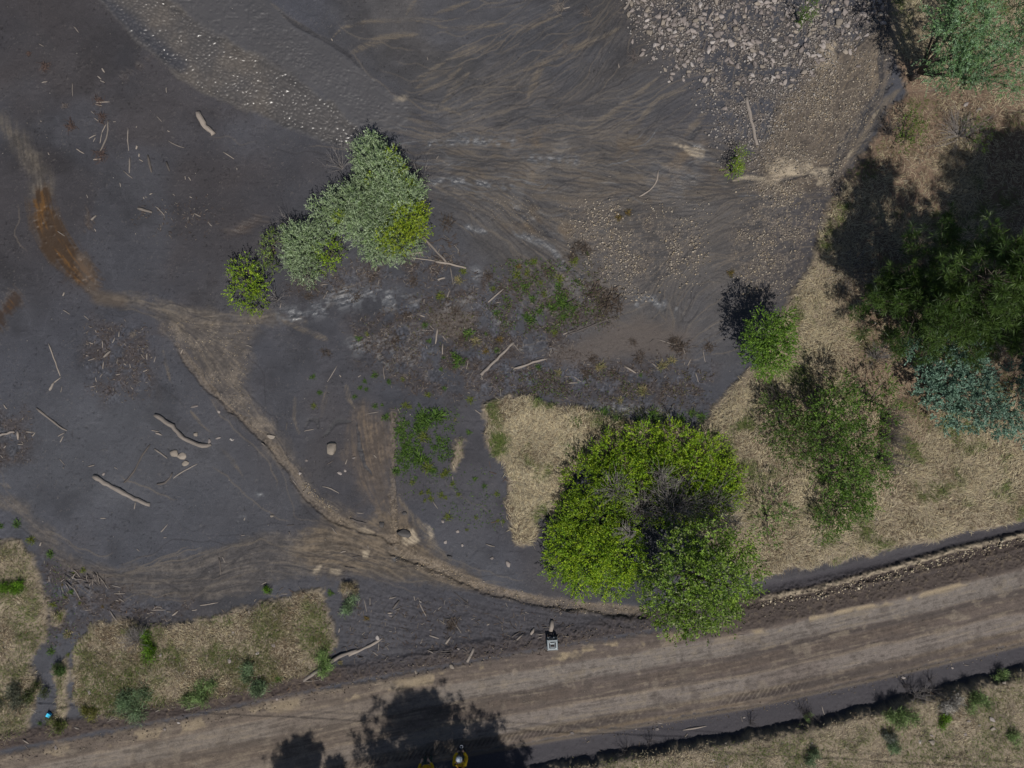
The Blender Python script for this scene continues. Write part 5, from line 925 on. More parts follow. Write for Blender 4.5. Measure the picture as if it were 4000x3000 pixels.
small = {'A': [(920,1075,880,1150,9),(880,1150,865,1240,8),(770,1195,830,1165,8),(825,1185,805,1225,7),(1355,1005,1400,1055,8),(660,1285,725,1325,13),(803,1378,880,1374,11),(628,713,630,832,9),(812,1018,857,1051,9),(885,590,906,627,15),(848,658,878,687,13),(868,697,907,713,10),(363,716,410,705,9),(338,379,380,401,9),(788,960,814,983,9),(1188,1260,1180,1290,18),(1205,1328,1203,1357,15),(1440,755,1440,802,9),(1203,1375,1237,1396,9),(823,900,882,913,9),(830,887,950,880,8),(1035,1578,1040,1613,7),(1628,1528,1650,1562,10),(1600,1522,1602,1552,7),(640,230,682,282,10),(1180,1105,1188,1090,8),(980,1055,1005,1052,7),(350,1045,358,1052,10),(1450,1130,1470,1140,7),(2045,1450,2050,1470,8),(415,1315,425,1340,8)],
 'E': [(1680,183,1735,214,9),(1795,258,1832,296,11),(490,335,554,379,8),(543,1018,602,1056,11),(724,1063,762,1102,8),(542,897,556,864,12),(1219,1398,1250,1442,14),(1270,1393,1272,1447,11),(755,1457,832,1430,7),(880,1278,882,1347,9),(770,1298,803,1311,11),(1556,1397,1584,1357,11),(1239,1550,1281,1532,10),(969,1302,991,1254,8),(1007,1482,1015,1433,9),(884,1527,894,1463,8),(2118,1319,2178,1341,8),(815,318,828,342,7),(1425,160,1440,180,7),(1290,20,1315,10,12),(1490,15,1510,30,9),(1640,40,1660,50,11),(740,1410,760,1415,10),(820,1190,830,1215,7),(1240,40,1245,60,7),(745,20,755,50,7),(1025,1250,1028,1200,7),(1330,1470,1350,1420,8),(860,1600,885,1570,8),(1070,1480,1090,1500,7),(1125,1520,1120,1480,7),(1000,1580,1040,1570,7),(820,1600,830,1640,8)],
 'I': [(220,412,292,418,11),(274,452,300,418,10),(498,452,557,420,8),(518,502,546,448,10),(758,714,818,699,13),(28,178,57,217,13),(1308,399,1372,411,9),(1343,421,1402,441,18),(519,72,531,18,7),(778,26,828,14,9),(1918,1488,1947,1542,11),(1158,1082,1172,1018,9),(150,518,200,522,11),(0,615,25,640,8),(985,720,1015,735,8),(150,1390,200,1300,0),(868,1158,915,1160,8),(510,645,555,700,7),(1390,1280,1450,1210,7),(2080,1310,2118,1305,9),(2110,1180,2118,1150,8),(210,440,212,470,9),(540,722,550,728,8),(30,555,50,530,10),(1415,1328,1440,1326,9),(90,1480,110,1440,0),(1180,1425,1205,1445,8),(340,1400,355,1365,12),(1130,25,1145,45,7)],
 'J': [(418,406,502,389,8),(1700,793,1702,847,7),(618,692,672,657,8),(313,828,342,872,10),(654,1234,702,1296,10),(268,1221,332,1214,10),(774,692,791,643,8),(1889,219,1946,262,8),(1149,209,1226,226,7),(1219,209,1246,252,8),(733,1451,782,1440,10),(285,1275,298,1305,14),(1015,610,1045,640,8),(965,1390,970,1420,9),(1700,100,1720,160,10),(50,505,80,530,12),(870,1110,930,1120,9),(270,330,258,400,8),(1060,240,950,260,8)],
 'F': [(1650,912,1676,843,11),(1835,1448,1819,1532,9),(1204,1554,1307,1601,7),(1450,952,1456,923,15),(1304,1074,1342,1079,13),(1424,543,1477,557,11),(700,1500,618,1642,8),(215,958,209,1002,10),(1029,824,1067,836,9),(1054,802,1066,753,8),(584,922,606,884,8),(740,1210,770,1220,9),(1110,1620,1100,1500,7),(720,1580,735,1600,11),(1690,1260,1710,1290,9),(1500,1150,1540,1190,9),(1420,1190,1530,1195,8),(1890,1520,1830,1640,8),(880,1600,910,1580,9),(2070,960,2110,950,9),(1960,1010,1985,1070,8),(1200,1560,1260,1590,0),(1360,470,1420,450,8),(1440,490,1470,510,9),(1390,400,1420,440,9),(1450,430,1480,410,8),(1650,640,1700,634,9),(1610,1240,1640,1280,7)],
 'G': [(1189,1301,1222,1269,8),(449,1596,512,1590,10),(489,1651,567,1647,11),(69,1594,152,1601,9),(1649,1358,1671,1472,7),(1584,1558,1612,1642,7),(359,792,371,698,10),(2149,941,2212,934,11),(1519,1502,1546,1438,8),(500,1200,560,1180,12),(440,1230,480,1215,14),(10,1310,60,1370,8),(1220,1640,1245,1600,8),(1380,100,1420,85,7),(530,1590,600,1640,7),(1560,1330,1620,1335,9),(900,1550,960,1640,0),(1210,1480,1270,1530,7)],
 'M': [(1310,291,1432,290,10),(1660,296,1706,288,11),(740,295,792,291,8),(529,88,546,142,8),(929,1256,1027,1204,7),(1349,1166,1392,1149,11),(969,80,1042,99,11),(1029,190,1077,227,13),(865,190,890,195,8),(1440,305,1480,310,9),(420,0,425,50,8),(1000,205,1030,215,9),(600,150,620,160,8)],
 'N': [(814,435,815,477,13),(1365,173,1371,212,9),(1699,383,1772,497,7),(1840,498,1843,537,9),(1995,425,2018,412,12),(49,72,92,49,13),(199,132,237,94,11),(984,184,985,252,11),(929,189,956,312,9),(1169,377,1222,324,7),(1498,471,1522,466,11),(1059,578,1058,642,9),(1159,803,1197,758,9),(1479,639,1532,659,13),(1580,380,1640,420,8),(1740,390,1775,345,9),(1410,230,1470,350,8),(1860,380,1880,370,10),(1115,690,1080,675,10),(720,450,712,490,9),(700,310,735,340,9),(770,380,760,350,9),(880,690,890,710,10),(1760,1640,1790,1640,0),(1800,250,1840,260,9),(1420,590,1440,540,8),(220,155,275,155,9)],
 'O': [(734,1314,762,1337,9),(1259,1268,1302,1270,11),(410,310,435,325,9),(220,530,260,520,10),(880,840,1000,810,0),(455,510,475,520,9)], 'C': [(1355,90,1343,142,10),(1238,400,1262,440,14),(1040,230,1050,200,9),(1300,85,1340,70,9),(920,550,925,590,10),(1520,170,1530,230,9),(2180,370,2175,440,9),(1930,330,1900,300,10),(590,100,660,130,9),(500,60,440,75,12),(1940,460,1900,520,10),(1680,100,1700,60,10),(2010,280,2030,330,10),(1200,230,1215,180,10),(1480,1505,1490,1520,7),(830,1520,860,1525,8)],
 'B': [(1560,1370,1578,1340,10),(650,330,660,350,12),(1480,490,1485,520,7)], 'D': [(850,80,900,65,12),(330,180,230,330,9),(1470,1160,1600,1165,11),(1480,1260,1610,1210,9)], 'Hh': [(480,440,665,350,9),(800,520,812,620,8),(590,720,690,700,8),(530,680,600,682,8),(720,770,730,860,7),(600,620,680,690,7),(620,740,780,740,7)],
 'P': [(490,1200,465,1120,8),(1700,770,1740,775,8)]}
for c_, lst in small.items():
    for k, (xa, ya, xb, yb, wd) in enumerate(lst):
        if wd <= 0: continue
        reg = {'A': ('on the upper left mud flat', 0), 'E': ('on the left mud flat beside the orange seep', 0), 'I': ('on the smooth mud around the large logs', 0), 'J': ('on the mud between the tan channels', 1), 'F': ('in the reed debris under the willows', 1), 'G': ('in the reed debris below the gully', 1), 'M': ('near the lower left grass bank', 0), 'N': ('on the churned mud beside the road', 1), 'O': ('beside the dirt road', 0), 'C': ('around the rock field', 1), 'B': ('in the upper gully', 0), 'D': ('near the gravel fan', 0), 'Hh': ('in the pine shade', 0), 'P': ('on the roadside ditch', 0)}[c_]
        mx, my = (xa + xb) / 2 + random.uniform(-3, 3), (ya + yb) / 2 + random.uniform(-3, 3); dk = (k * 7 + len(lst)) % (3 if reg[1] else 7) == 0
        log('stick', c_, [(xa, ya), (mx, my), (xb, yb)], max(wd, 9) * 1.02, 'dark_drift' if dk else 'drift', 900 + k, label=('dark muddy stick ' if dk else 'small pale stick ') + reg[0], cat='stick', group=('dark sticks ' if dk else 'small pale sticks ') + reg[0])
# stick pile at the lower left
g = np.random.default_rng(77)
for k in range(44):
    q = g.random(); x = (620 if q < .45 else 790) + g.normal() * 62; y = 38 + g.normal() * 30 + (0 if q < .45 else -10); th = (.15 + g.normal() * .55) if q < .5 else (1.35 + g.normal() * .5); L = 34 + 62 * g.random()
    log('stick', 'M', [(x - L / 2 * math.cos(th), y - L / 2 * math.sin(th)), (x + g.normal() * 4, y + g.normal() * 4), (x + L / 2 * math.cos(th), y + L / 2 * math.sin(th))], 6 + 6 * g.random(), 'drift' if g.random() < .35 else 'dark_drift', 1300 + k, label='stick in the loose pile of driftwood at the lower left mud edge', cat='stick', group='sticks of the driftwood pile', zoff=.05 * g.random())
# root clumps
for k, (c_, x, y, r, lb) in enumerate([('A', 885, 1020, 60, 'reddish root clump at the top of the curved branch'), ('A', 612, 1090, 58, 'dark reddish root clump left of the curved branch'), ('A', 390, 580, 55, 'flat root clump in the upper left mud'), ('A', 880, 1335, 66, 'reddish root clump at the foot of the curved branch'), ('A', 248, 466, 22, 'tiny root clump near the left edge'),
      ('C', 400, 60, 66, 'grey root mass at the top edge of the gully'), ('C', 1055, 485, 56, 'dark root clump on the sand left of the rocks'), ('C', 460, 400, 28, 'small root clump in the gully sand'), ('C', 640, 110, 40, 'root clump beside the thin dark stick at the top edge'), ('E', 1155, 1230, 34, 'tan knotted root ball above the brown debris patch'), ('A', 565, 915, 30, 'small root clump left of the pale upright stick'), ('A', 855, 870, 50, 'twig tangle above the reddish root clumps')]):
    px, py = cp(c_, x, y); g = np.random.default_rng(400 + k); mb = MB(); r_ = r / 2.212 * S
    for i in range(46):
        p0 = np.append(g.normal(size=2) * r_ * .35, .01); d = np.append(g.normal(size=2), .15 * g.random()); p = wander(p0, unit(d), r_ * (.5 + .6 * g.random()), 4, g, .35); p = [np.array([q[0], q[1], max(.004, q[2])]) for q in p]; mb.tube(p, np.linspace(.008, .004, 5), 4, False)
    o = mb.build('root_clump', M['root' if 'red' in lb or 'flat' in lb or 'tiny' in lb else ('drift' if 'grey' in lb or 'tan' in lb else 'darktwig')]); o.location = W(px, py, gz(px, py)); tag(o, lb, 'roots')

# ------------------------------------------------------------------ rocks
import bmesh
def rock_mesh(seed, sub=2, cuts=16, flat=1.0):
    g = np.random.default_rng(seed); bm = bmesh.new(); bmesh.ops.create_icosphere(bm, subdivisions=sub, radius=1)
    V = np.array([v.co[:] for v in bm.verts]); F = np.array([[v.index for v in f.verts] for f in bm.faces]); bm.free()
    V = V * (1 + .12 * np.sin(V @ g.normal(size=3) * 2.5 + g.random() * 6))[:, None]
    for _ in range(cuts):
        n = unit(g.normal(size=3)); d = .34 + .38 * g.random(); q = V @ n; V = V - np.where(q > d, q - d, 0)[:, None] * n
    V /= np.abs(V).max(0); V *= np.array([1, .75 + .3 * g.random(), .8 * flat]); V += g.normal(size=V.shape) * .012
    return V, F
RM = []
for k in range(20):
    V, F = rock_mesh(600 + k); RM.append(mesh_np('rock', V, F))
def rock(px, py, rx, ry, label, group=None, mat='rock', rot=None, zs=.6, name='rock', var=None, sink=.35):
    o = bpy.data.objects.new(name, RM[(int(px * 3 + py)) % 20 if var is None else var]); col0.objects.link(o)
    if not o.data.materials: o.data.materials.append(M['rock'])
    a_, b_ = rx * S, ry * S; zz = zs * min(a_, b_)
    o.location = W(px, py, 0) + Vector((0, 0, gz(px, py) + zz * (1 - sink) * .75)); o.scale = (a_ * 1.1, b_ * 1.15, zz * 1.3); o.rotation_euler = (0, 0, random.uniform(-.5, .5) if rot is None else rot)
    o.material_slots[0].link = 'OBJECT'; o.material_slots[0].material = M[mat]
    return tag(o, label, 'rock', group)
for c_, x, y, rx, ry, mt, lb in [
 ('I',1510,597,37,36,'tanrock','left of the three flat tan boulders on the smooth mud'), ('I',1572,628,38,36,'tanrock','middle of the three flat tan boulders on the smooth mud'), ('I',1612,678,28,34,'tanrock','lowest of the three flat tan boulders on the smooth mud'), ('I',1678,197,36,13,'rock','elongated pale stone above the crooked log'),
 ('I',1895,240,15,14,'rock','pale stone between crooked log and tan channel'), ('I',1697,433,19,22,'tanrock','tan stone just right of the crooked log'), ('I',1817,495,15,24,'rock','whitish blocky stone touching the tip of the crooked log'), ('I',1888,465,24,10,'rock','narrow white stone right of the crooked log tip'), ('I',2005,480,22,14,'rock','pale stone beside the tan channel bend'), ('I',895,778,16,13,'rock','small stone above the straight log'),
 ('J',660,555,50,52,'tanrock','split tan boulder casting a dark shadow on the mud'), ('J',135,455,38,24,'tanrock','layered tan slab in the tan channel'), ('J',720,770,24,17,'rock','pale stone below the split boulder'), ('J',770,752,12,17,'rock','small stone right of the pale stone below the split boulder'), ('J',440,658,15,11,'rock','white stone left of the small sticks below the split boulder'), ('J',845,637,18,10,'rock','white stone at the rim of the brown strip'),
 ('J',140,1140,17,13,'tanrock','pale stone alone on the smooth mud left of the channel'), ('J',385,772,14,13,'rock','white stone in the tan channel'), ('J',1275,1297,60,40,'darkrock','large mud-topped boulder at the channel junction'), ('J',1090,1212,28,23,'darkrock','small mud-topped boulder left of the large one'), ('J',1675,1497,22,19,'darkrock','mud-topped stone beside the lower channel'),
 ('J',1637,1365,14,20,'rock','upright pale stone on the mud right of the junction'), ('J',1780,1392,13,19,'rock','leaning pale stone right of the upright one'), ('J',1742,1272,15,17,'rock','grey stone with a dark shadow above the pale stones'), ('J',2178,1558,21,29,'rock','large pale stone near the foot of the bright mound'), ('J',2040,1505,21,13,'rock','flat pale stone near the large pale stone'), ('J',1285,1115,26,15,'darkrock','dark flat stone above the large mud-topped boulder'), ('J',1615,1187,17,11,'rock','pale stone beside a tuft right of the junction'),
 ('N',1048,530,16,24,'rock','pale stone at the tip of the crooked branch'), ('N',1420,222,13,12,'rock','rounded stone on the churned mud'), ('N',1750,628,17,11,'rock','flat stone near the leaning post'), ('N',183,1060,12,15,'rock','stone at the road edge below the grass bank'), ('N',1695,780,27,22,'tanrock','brown stone on the road berm'), ('N',1380,830,14,16,'tanrock','pinkish stone on the berm edge'), ('N',1157,345,17,12,'rock','stone under the split boards'),
 ('O',1258,1323,20,14,'rock','blocky pale stone in the roadside ditch'), ('O',520,1352,22,10,'rock','flat pale stone in the ditch below the road'), ('O',2005,1228,15,10,'rock','pale stone in the ditch right of the pole'), ('O',1072,1325,10,10,'rock','small round stone in the ditch'), ('O',1715,1540,15,13,'rock','pale stone on the lower right bank'), ('O',1830,1590,16,15,'rock','white stone on the lower right bank'), ('O',1830,1412,11,10,'tanrock','reddish stone at the rim of the lower right bank'),
 ('P',1175,880,18,17,'rock','grey block stone in the right part of the ditch'), ('P',1600,798,14,11,'rock','stone near the far end of the ditch'), ('P',1880,1198,30,20,'rock','big pale stone on the lower right bank'), ('P',1678,1215,19,11,'rock','white stone below the pale dead clump'), ('P',1770,1245,17,11,'rock','pale stone between two bigger stones on the bank'), ('P',1890,1280,30,19,'tanrock','tan stone under the big pale stone'), ('P',1645,1320,15,18,'rock','upright white stone on the bank'),
 ('P',1360,1385,27,30,'tanrock','large tan stone in the middle of the lower right bank'), ('P',1267,1385,14,20,'rock','white stone left of the large tan stone'), ('P',1360,1333,20,8,'rock','thin pale stone above the large tan stone'), ('P',1990,895,19,22,'tanrock','pale stone in shade at the bank rim'), ('P',340,1400,12,13,'rock','whitish stone near the dark sage bush'),
 ('C',1265,148,33,26,'rock','square grey block at the west rim of the rock field'), ('C',1768,300,36,34,'rock','largest pale boulder at the top of the rock field'), ('C',1568,215,24,24,'rock','round whitish rock left of the largest boulder'), ('C',1455,390,24,30,'rock','wedge shaped rock at the west rim of the rock field'), ('C',1697,435,22,36,'rock','tall pale rock below the largest boulder'), ('C',1430,440,22,22,'rock','grey rock below the wedge shaped rock'), ('C',1382,642,24,20,'rock','whitish rock alone on the sand west of the rock field'), ('C',1420,576,16,19,'rock','rock alone above the whitish rock on the sand'), ('C',1482,690,14,18,'rock','rock alone right of the whitish rock on the sand'), ('C',1355,707,15,14,'rock','rock alone below the whitish rock on the sand'), ('C',1842,938,28,23,'rock','white rock low in the rock field near the brown log'), ('C',1890,390,26,36,'rock','broad rock right of the largest boulder'), ('C',1135,437,24,18,'rock','grey rock beside the dark root clump'), ('C',1730,690,19,20,'tanrock','orange tinted rock in the rock field'),
 ('D',610,190,34,36,'tanrock','pinkish boulder at the right part of the rock field'), ('D',862,192,23,17,'rock','bright white rock at the east rim of the rock field'), ('D',180,105,30,28,'rock','pale boulder right of the sapling'), ('D',665,110,28,32,'rock','grey boulder above the pinkish boulder'), ('D',145,465,24,22,'rock','rock left of the pale sand patch'), ('D',205,690,26,24,'rock','white rock at the lower rim of the rock field'), ('D',200,740,27,17,'tanrock','cream rock under the white rock'), ('D',545,95,20,22,'rock','pinkish white rock left of the grey boulder'),
 ('Hh',765,620,12,11,'rock','white stone in the pine shadow'), ('Hh',880,612,16,12,'rock','grey stone in the pine shadow'), ('Hh',880,490,22,14,'tanrock','orange stone in the pine shadow'), ('Hh',908,1130,18,14,'rock','pale stone below the pine shadow'), ('D',1800,960,30,18,'tanrock','flat cream stone on the red soil under the large juniper'), ('D',1690,915,24,18,'rock','pale stone left of the flat cream stone on red soil'),
 ('M',790,985,16,22,'rock','white stone low on the grass bank'), ('M',985,1010,18,11,'tanrock','tan stone low on the grass bank'), ('M',1400,675,17,13,'rock','pale stone right of the bright green bush on the grass bank'), ('M',1995,718,17,24,'rock','greenish white stone on the grass bank'), ('M',2022,476,15,12,'rock','white stone in the upper grass bank'), ('M',1548,1265,17,11,'rock','pale stone on the roadside mud below the feathery bush'), ('M',485,1480,14,22,'rock','upright stone on the berm at the lower left'), ('M',1425,1320,13,14,'rock','stone on the berm left of centre'), ('N',20,660,15,16,'rock','bright white stone on the grass bank'), ('N',160,582,22,18,'rock','pale cracked stone on the grass bank'), ('N',180,725,10,18,'rock','small white stone near the road side of the grass bank')]:
    px, py = cp(c_, x, y); rock(px, py, rx / 2.212, ry / 2.212, lb, None, mt, zs=.34 if 'three flat' in lb else .58, sink=.5)
# the rock field
g = np.random.default_rng(91); cnt = 0; pts = []
rp = np.array(rocks_p)
def in_poly(x, y, poly):
    r = False; n = len(poly)
    for i in range(n):
        (x0_, y0_), (x1_, y1_) = poly[i], poly[(i + 1) % n]
        if (y0_ > y) != (y1_ > y) and x < (x1_ - x0_) * (y - y0_) / (y1_ - y0_) + x0_: r = not r
    return r
tries = 0
while len(pts) < 1700 and tries < 90000:
    tries += 1; x = g.uniform(2420, 3470); y = g.uniform(-90, 690)
    if not in_poly(x + g.normal() * 42, y + g.normal() * 42, rocks_p): continue
    f = 1.25 if y < 330 else .75
    if g.random() > (1.0 if y < 380 else .5): continue
    if atv(n_sm, np.array([x]), np.array([y]))[0] < .40 and g.random() < .82: continue
    r = (3.7 + 6.6 * g.random() ** 2.4) * f
    if any((x - a_) ** 2 + (y - b_) ** 2 < (r + c_) ** 2 * .42 for a_, b_, c_ in pts[-600:]): continue
    pts.append((x, y, r))
pts.sort(key=lambda t: -t[2] - (100 if t[1] > 0 else 0))
for x, y, r in pts[:262]:
    rock(x, y, r * 1.15, r * random.uniform(.6, .95), 'pale angular rock in the rock field, no different from the rocks round it', 'rocks of the rock field', 'tanrock' if random.random() < .18 else 'rock', random.random() * 6.28, .7)
# everything smaller: pebbles and gravel as one heap of real stones
ico_v, ico_f = rock_mesh(5, 1, 7)
def pebbles(P, name, label, seed, pal):
    g = np.random.default_rng(seed); P = np.array(P); n = len(P); px, py, r = P.T
    V = []; base = np.stack([(px - 2000) * S, (1500 - py) * S, gzv(px, py) + r * S * .3], -1)
    th = g.random(n) * 6.28; sx = r * S * (.8 + .5 * g.random(n)); sy = r * S * (.6 + .5 * g.random(n)); sz = r * S * (.4 + .3 * g.random(n))
    L = np.repeat(ico_v[None], n, 0) * (1 + .3 * (g.random((n, len(ico_v), 1)) - .5))
    X = L[:, :, 0] * sx[:, None]; Y = L[:, :, 1] * sy[:, None]; Zz = L[:, :, 2] * sz[:, None]
    V = np.stack([X * np.cos(th)[:, None] - Y * np.sin(th)[:, None], X * np.sin(th)[:, None] + Y * np.cos(th)[:, None], Zz], -1) + base[:, None]
    F = (ico_f[None] + (np.arange(n) * len(ico_v))[:, None, None]).reshape(-1, 3); c = np.repeat(pick(pal, n, g) * (.75 + .5 * g.random((n, 1))), len(ico_v), 0)
    tag(add(name, mesh_np(name, V.reshape(-1, 3), F, c), M['pebble']), label, 'gravel', kind='stuff')
P = [(x, y, r * .9) for x, y, r in pts[262:]]
def scatter(poly, n, r0, r1, jit=20, dens=None, pw=2.2):
    xs = [p[0] for p in poly]; ys = [p[1] for p in poly]; out = []; t = 0
    while len(out) < n and t < n * 30:
        t += 1; x = g.uniform(min(xs), max(xs)); y = g.uniform(min(ys), max(ys))
        if not in_poly(x + g.normal() * jit, y + g.normal() * jit, poly): continue
        if dens is not None and float(dens[int((y + MARG) / STEP) % NY, int((x + MARG) / STEP) % NX]) < g.random(): continue
        out.append((x, y, r0 + (r1 - r0) * g.random() ** pw))
    return out
clump = ss(.40, .62, n_sm * .6 + n_mid * .4)
P += scatter(rocks_p, 8200, 1.7, 6.0, 50, .08 + .92 * clump, 1.7)
pebbles(P, 'gravel', 'loose small stones filling the rock field', 1, [(.16, .14, .13), (.21, .185, .17), (.13, .112, .104), (.28, .255, .24)])
P = scatter(fineg, 4200, 1.7, 5.0, 40, .06 + .94 * clump, 2.8) + scatter(gulr, 2800, 1.5, 4.4, 40, .2 + .8 * clump, 2.8) + scatter(O((1225,455),(1330,430),(1450,480),(1540,470),(1500,560),(1440,650),(1380,640),(1290,600),(1270,540),(1230,500)), 1900, 1.8, 5.8, 60, .03 + .97 * clump ** 1.5, 2.6) + scatter(O((1000,430),(1200,420),(1260,470),(1200,520),(1080,470)), 260, 1.3, 2.6, 30, clump)
pebbles(P, 'gravel', 'fine tan gravel of the fan below the rock field', 2, [(.25, .21, .172), (.20, .17, .142), (.34, .295, .245), (.25, .20, .14), (.17, .15, .135)])
P = scatter(chan, 420, 1.3, 3.6, 6) + scatter(tanfan, 420, 1.2, 2.8, 6, clump) + scatter(O((640,1020),(665,1060),(700,1100),(735,1115),(720,1095),(680,1060)), 110, 1.6, 3.6, 4) + scatter(O((850,1050),(880,1150),(900,1200),(860,1200),(840,1100)), 90, 1.2, 2.6, 8)
pebbles(P, 'gravel', 'tan gravel along the narrow channels', 3, [(.28, .22, .15), (.22, .17, .115), (.34, .29, .23)])
P = scatter(ov([(1640,1296),(1760,1276),(1900,1240),(2060,1193),(2230,1150),(2230,1166),(2060,1210),(1900,1258),(1760,1290),(1640,1306)]), 420, 2., 6.5, 4, None, 2.6)
pebbles(P, 'gravel', 'pale broken stones along the lip of the roadside ditch', 4, [(.30, .25, .18), (.36, .31, .24), (.22, .18, .13)])
bermp = ov([(0,1635),(300,1566),(700,1478),(1000,1410),(1190,1372),(1400,1342),(1640,1300),(2230,1165),(2230,1200),(1640,1335),(1400,1372),(1190,1402),(1000,1442),(700,1508),(300,1596),(0,1655)])
P = scatter(bermp, 1700, 1.4, 4.2, 5, None, 2.5) + scatter(ov([(1250,1592),(1500,1550),(1800,1490),(2212,1385),(2212,1398),(1800,1505),(1500,1566),(1250,1606)]), 420, 1.3, 3.6, 6, None, 2.5)
pebbles(P, 'gravel', 'brown clods and grit of the road berms', 5, [(.10, .078, .062), (.15, .12, .092), (.065, .052, .046), (.21, .17, .13)])
P = scatter(ov([(0,1720),(400,1655),(800,1572),(1200,1500),(1600,1435),(2000,1345),(2230,1290),(2230,1350),(2000,1400),(1600,1500),(1200,1560),(800,1630),(400,1700)]), 500, 1., 2.6, 40, None, 3) + scatter(ov([(400,1600),(800,1510),(1200,1445),(1600,1380),(2230,1220),(2230,1290),(1600,1435),(1200,1500),(800,1572),(400,1655)]), 500, 1., 2.6, 30, None, 3)
pebbles(P, 'gravel', 'loose grit on the dirt road', 7, [(.16, .13, .11), (.22, .19, .16), (.08, .066, .058)])
P = [(x, y, r) for x, y, r in scatter([(0, 0), (4000, 0), (4000, 3000), (0, 3000)], 1500, 1.0, 2.8, 0, None, 4)]
pebbles(P, 'gravel', 'stray pebbles and grit scattered over mud, road and grass', 6, [(.20, .18, .16), (.30, .27, .25), (.14, .12, .11)])

# ------------------------------------------------------------------ woody litter lying in the debris patches
def litter_mesh(regions, name, label, seed, cols):
    g = np.random.default_rng(seed); PP = []
    for poly, n, L in regions:
        for x, y, r in scatter(poly, n, 0, 1, 25, .15 + .85 * ss(.35, .6, n_sm), 1): PP.append((x, y, L * (.4 + r)))
    PP = np.array(PP); n = len(PP); px, py, L = PP.T; th = g.random(n) * math.pi * 2
    d = np.stack([np.cos(th), np.sin(th), (g.random(n) - .4) * .25], -1); wd = .005 + .009 * g.random(n)
    base = np.stack([(px - 2000) * S, (1500 - py) * S, gzv(px, py) + .012], -1); sd_ = np.stack([-np.sin(th), np.cos(th), np.zeros(n)], -1); z_ = np.array([0, 0, 1.])
    ring = [sd_ * wd[:, None], z_ * wd[:, None] * .9, -sd_ * wd[:, None]]
    V = np.stack([base + r for r in ring] + [base + d * L[:, None] + r * .7 for r in ring], 1); o = np.arange(n)[:, None, None] * 6
    F = (np.array([[0, 1, 4, 3], [1, 2, 5, 4]])[None] + o).reshape(-1, 4); c = np.repeat(pick(cols, n, g) * (.7 + .6 * g.random((n, 1))), 6, 0)
    tag(add(name, mesh_np(name, V.reshape(-1, 3), F, c), M['blade']), label, 'wood litter', kind='stuff')
litter_mesh([(debris, 4200, .09), (debris2, 600, .09), (debris3[0], 500, .07), (debris3[1], 200, .08), (debris3[2], 600, .08), (O((720,1290),(1000,1290),(1390,1345),(1190,1385),(1000,1420),(760,1460)), 520, .14), (O((880,560),(960,500),(1000,560),(940,590)), 160, .2), (O((280,440),(440,420),(480,480),(380,520),(290,490)), 160, .08)],
            'woody_litter', 'broken twigs, bark and reed stalks strewn over the dark mud', 5, [(.07, .05, .042), (.10, .075, .062), (.14, .115, .10), (.05, .038, .034), (.22, .19, .165), (.06, .045, .04)])
litter_mesh([(g1, 300, .2), (g3, 900, .16), (g4, 300, .15), (g5, 500, .16), (O((1760,420),(2000,320),(2150,260),(2150,560),(1950,700),(1760,640)), 900, .14), (O((1650,900),(1900,860),(1900,1150),(1720,1200)), 300, .2)], 'woody_litter', 'small twigs and needles lying in the dry grass', 6, [(.10, .075, .055), (.20, .17, .14), (.28, .25, .22), (.12, .07, .045)])

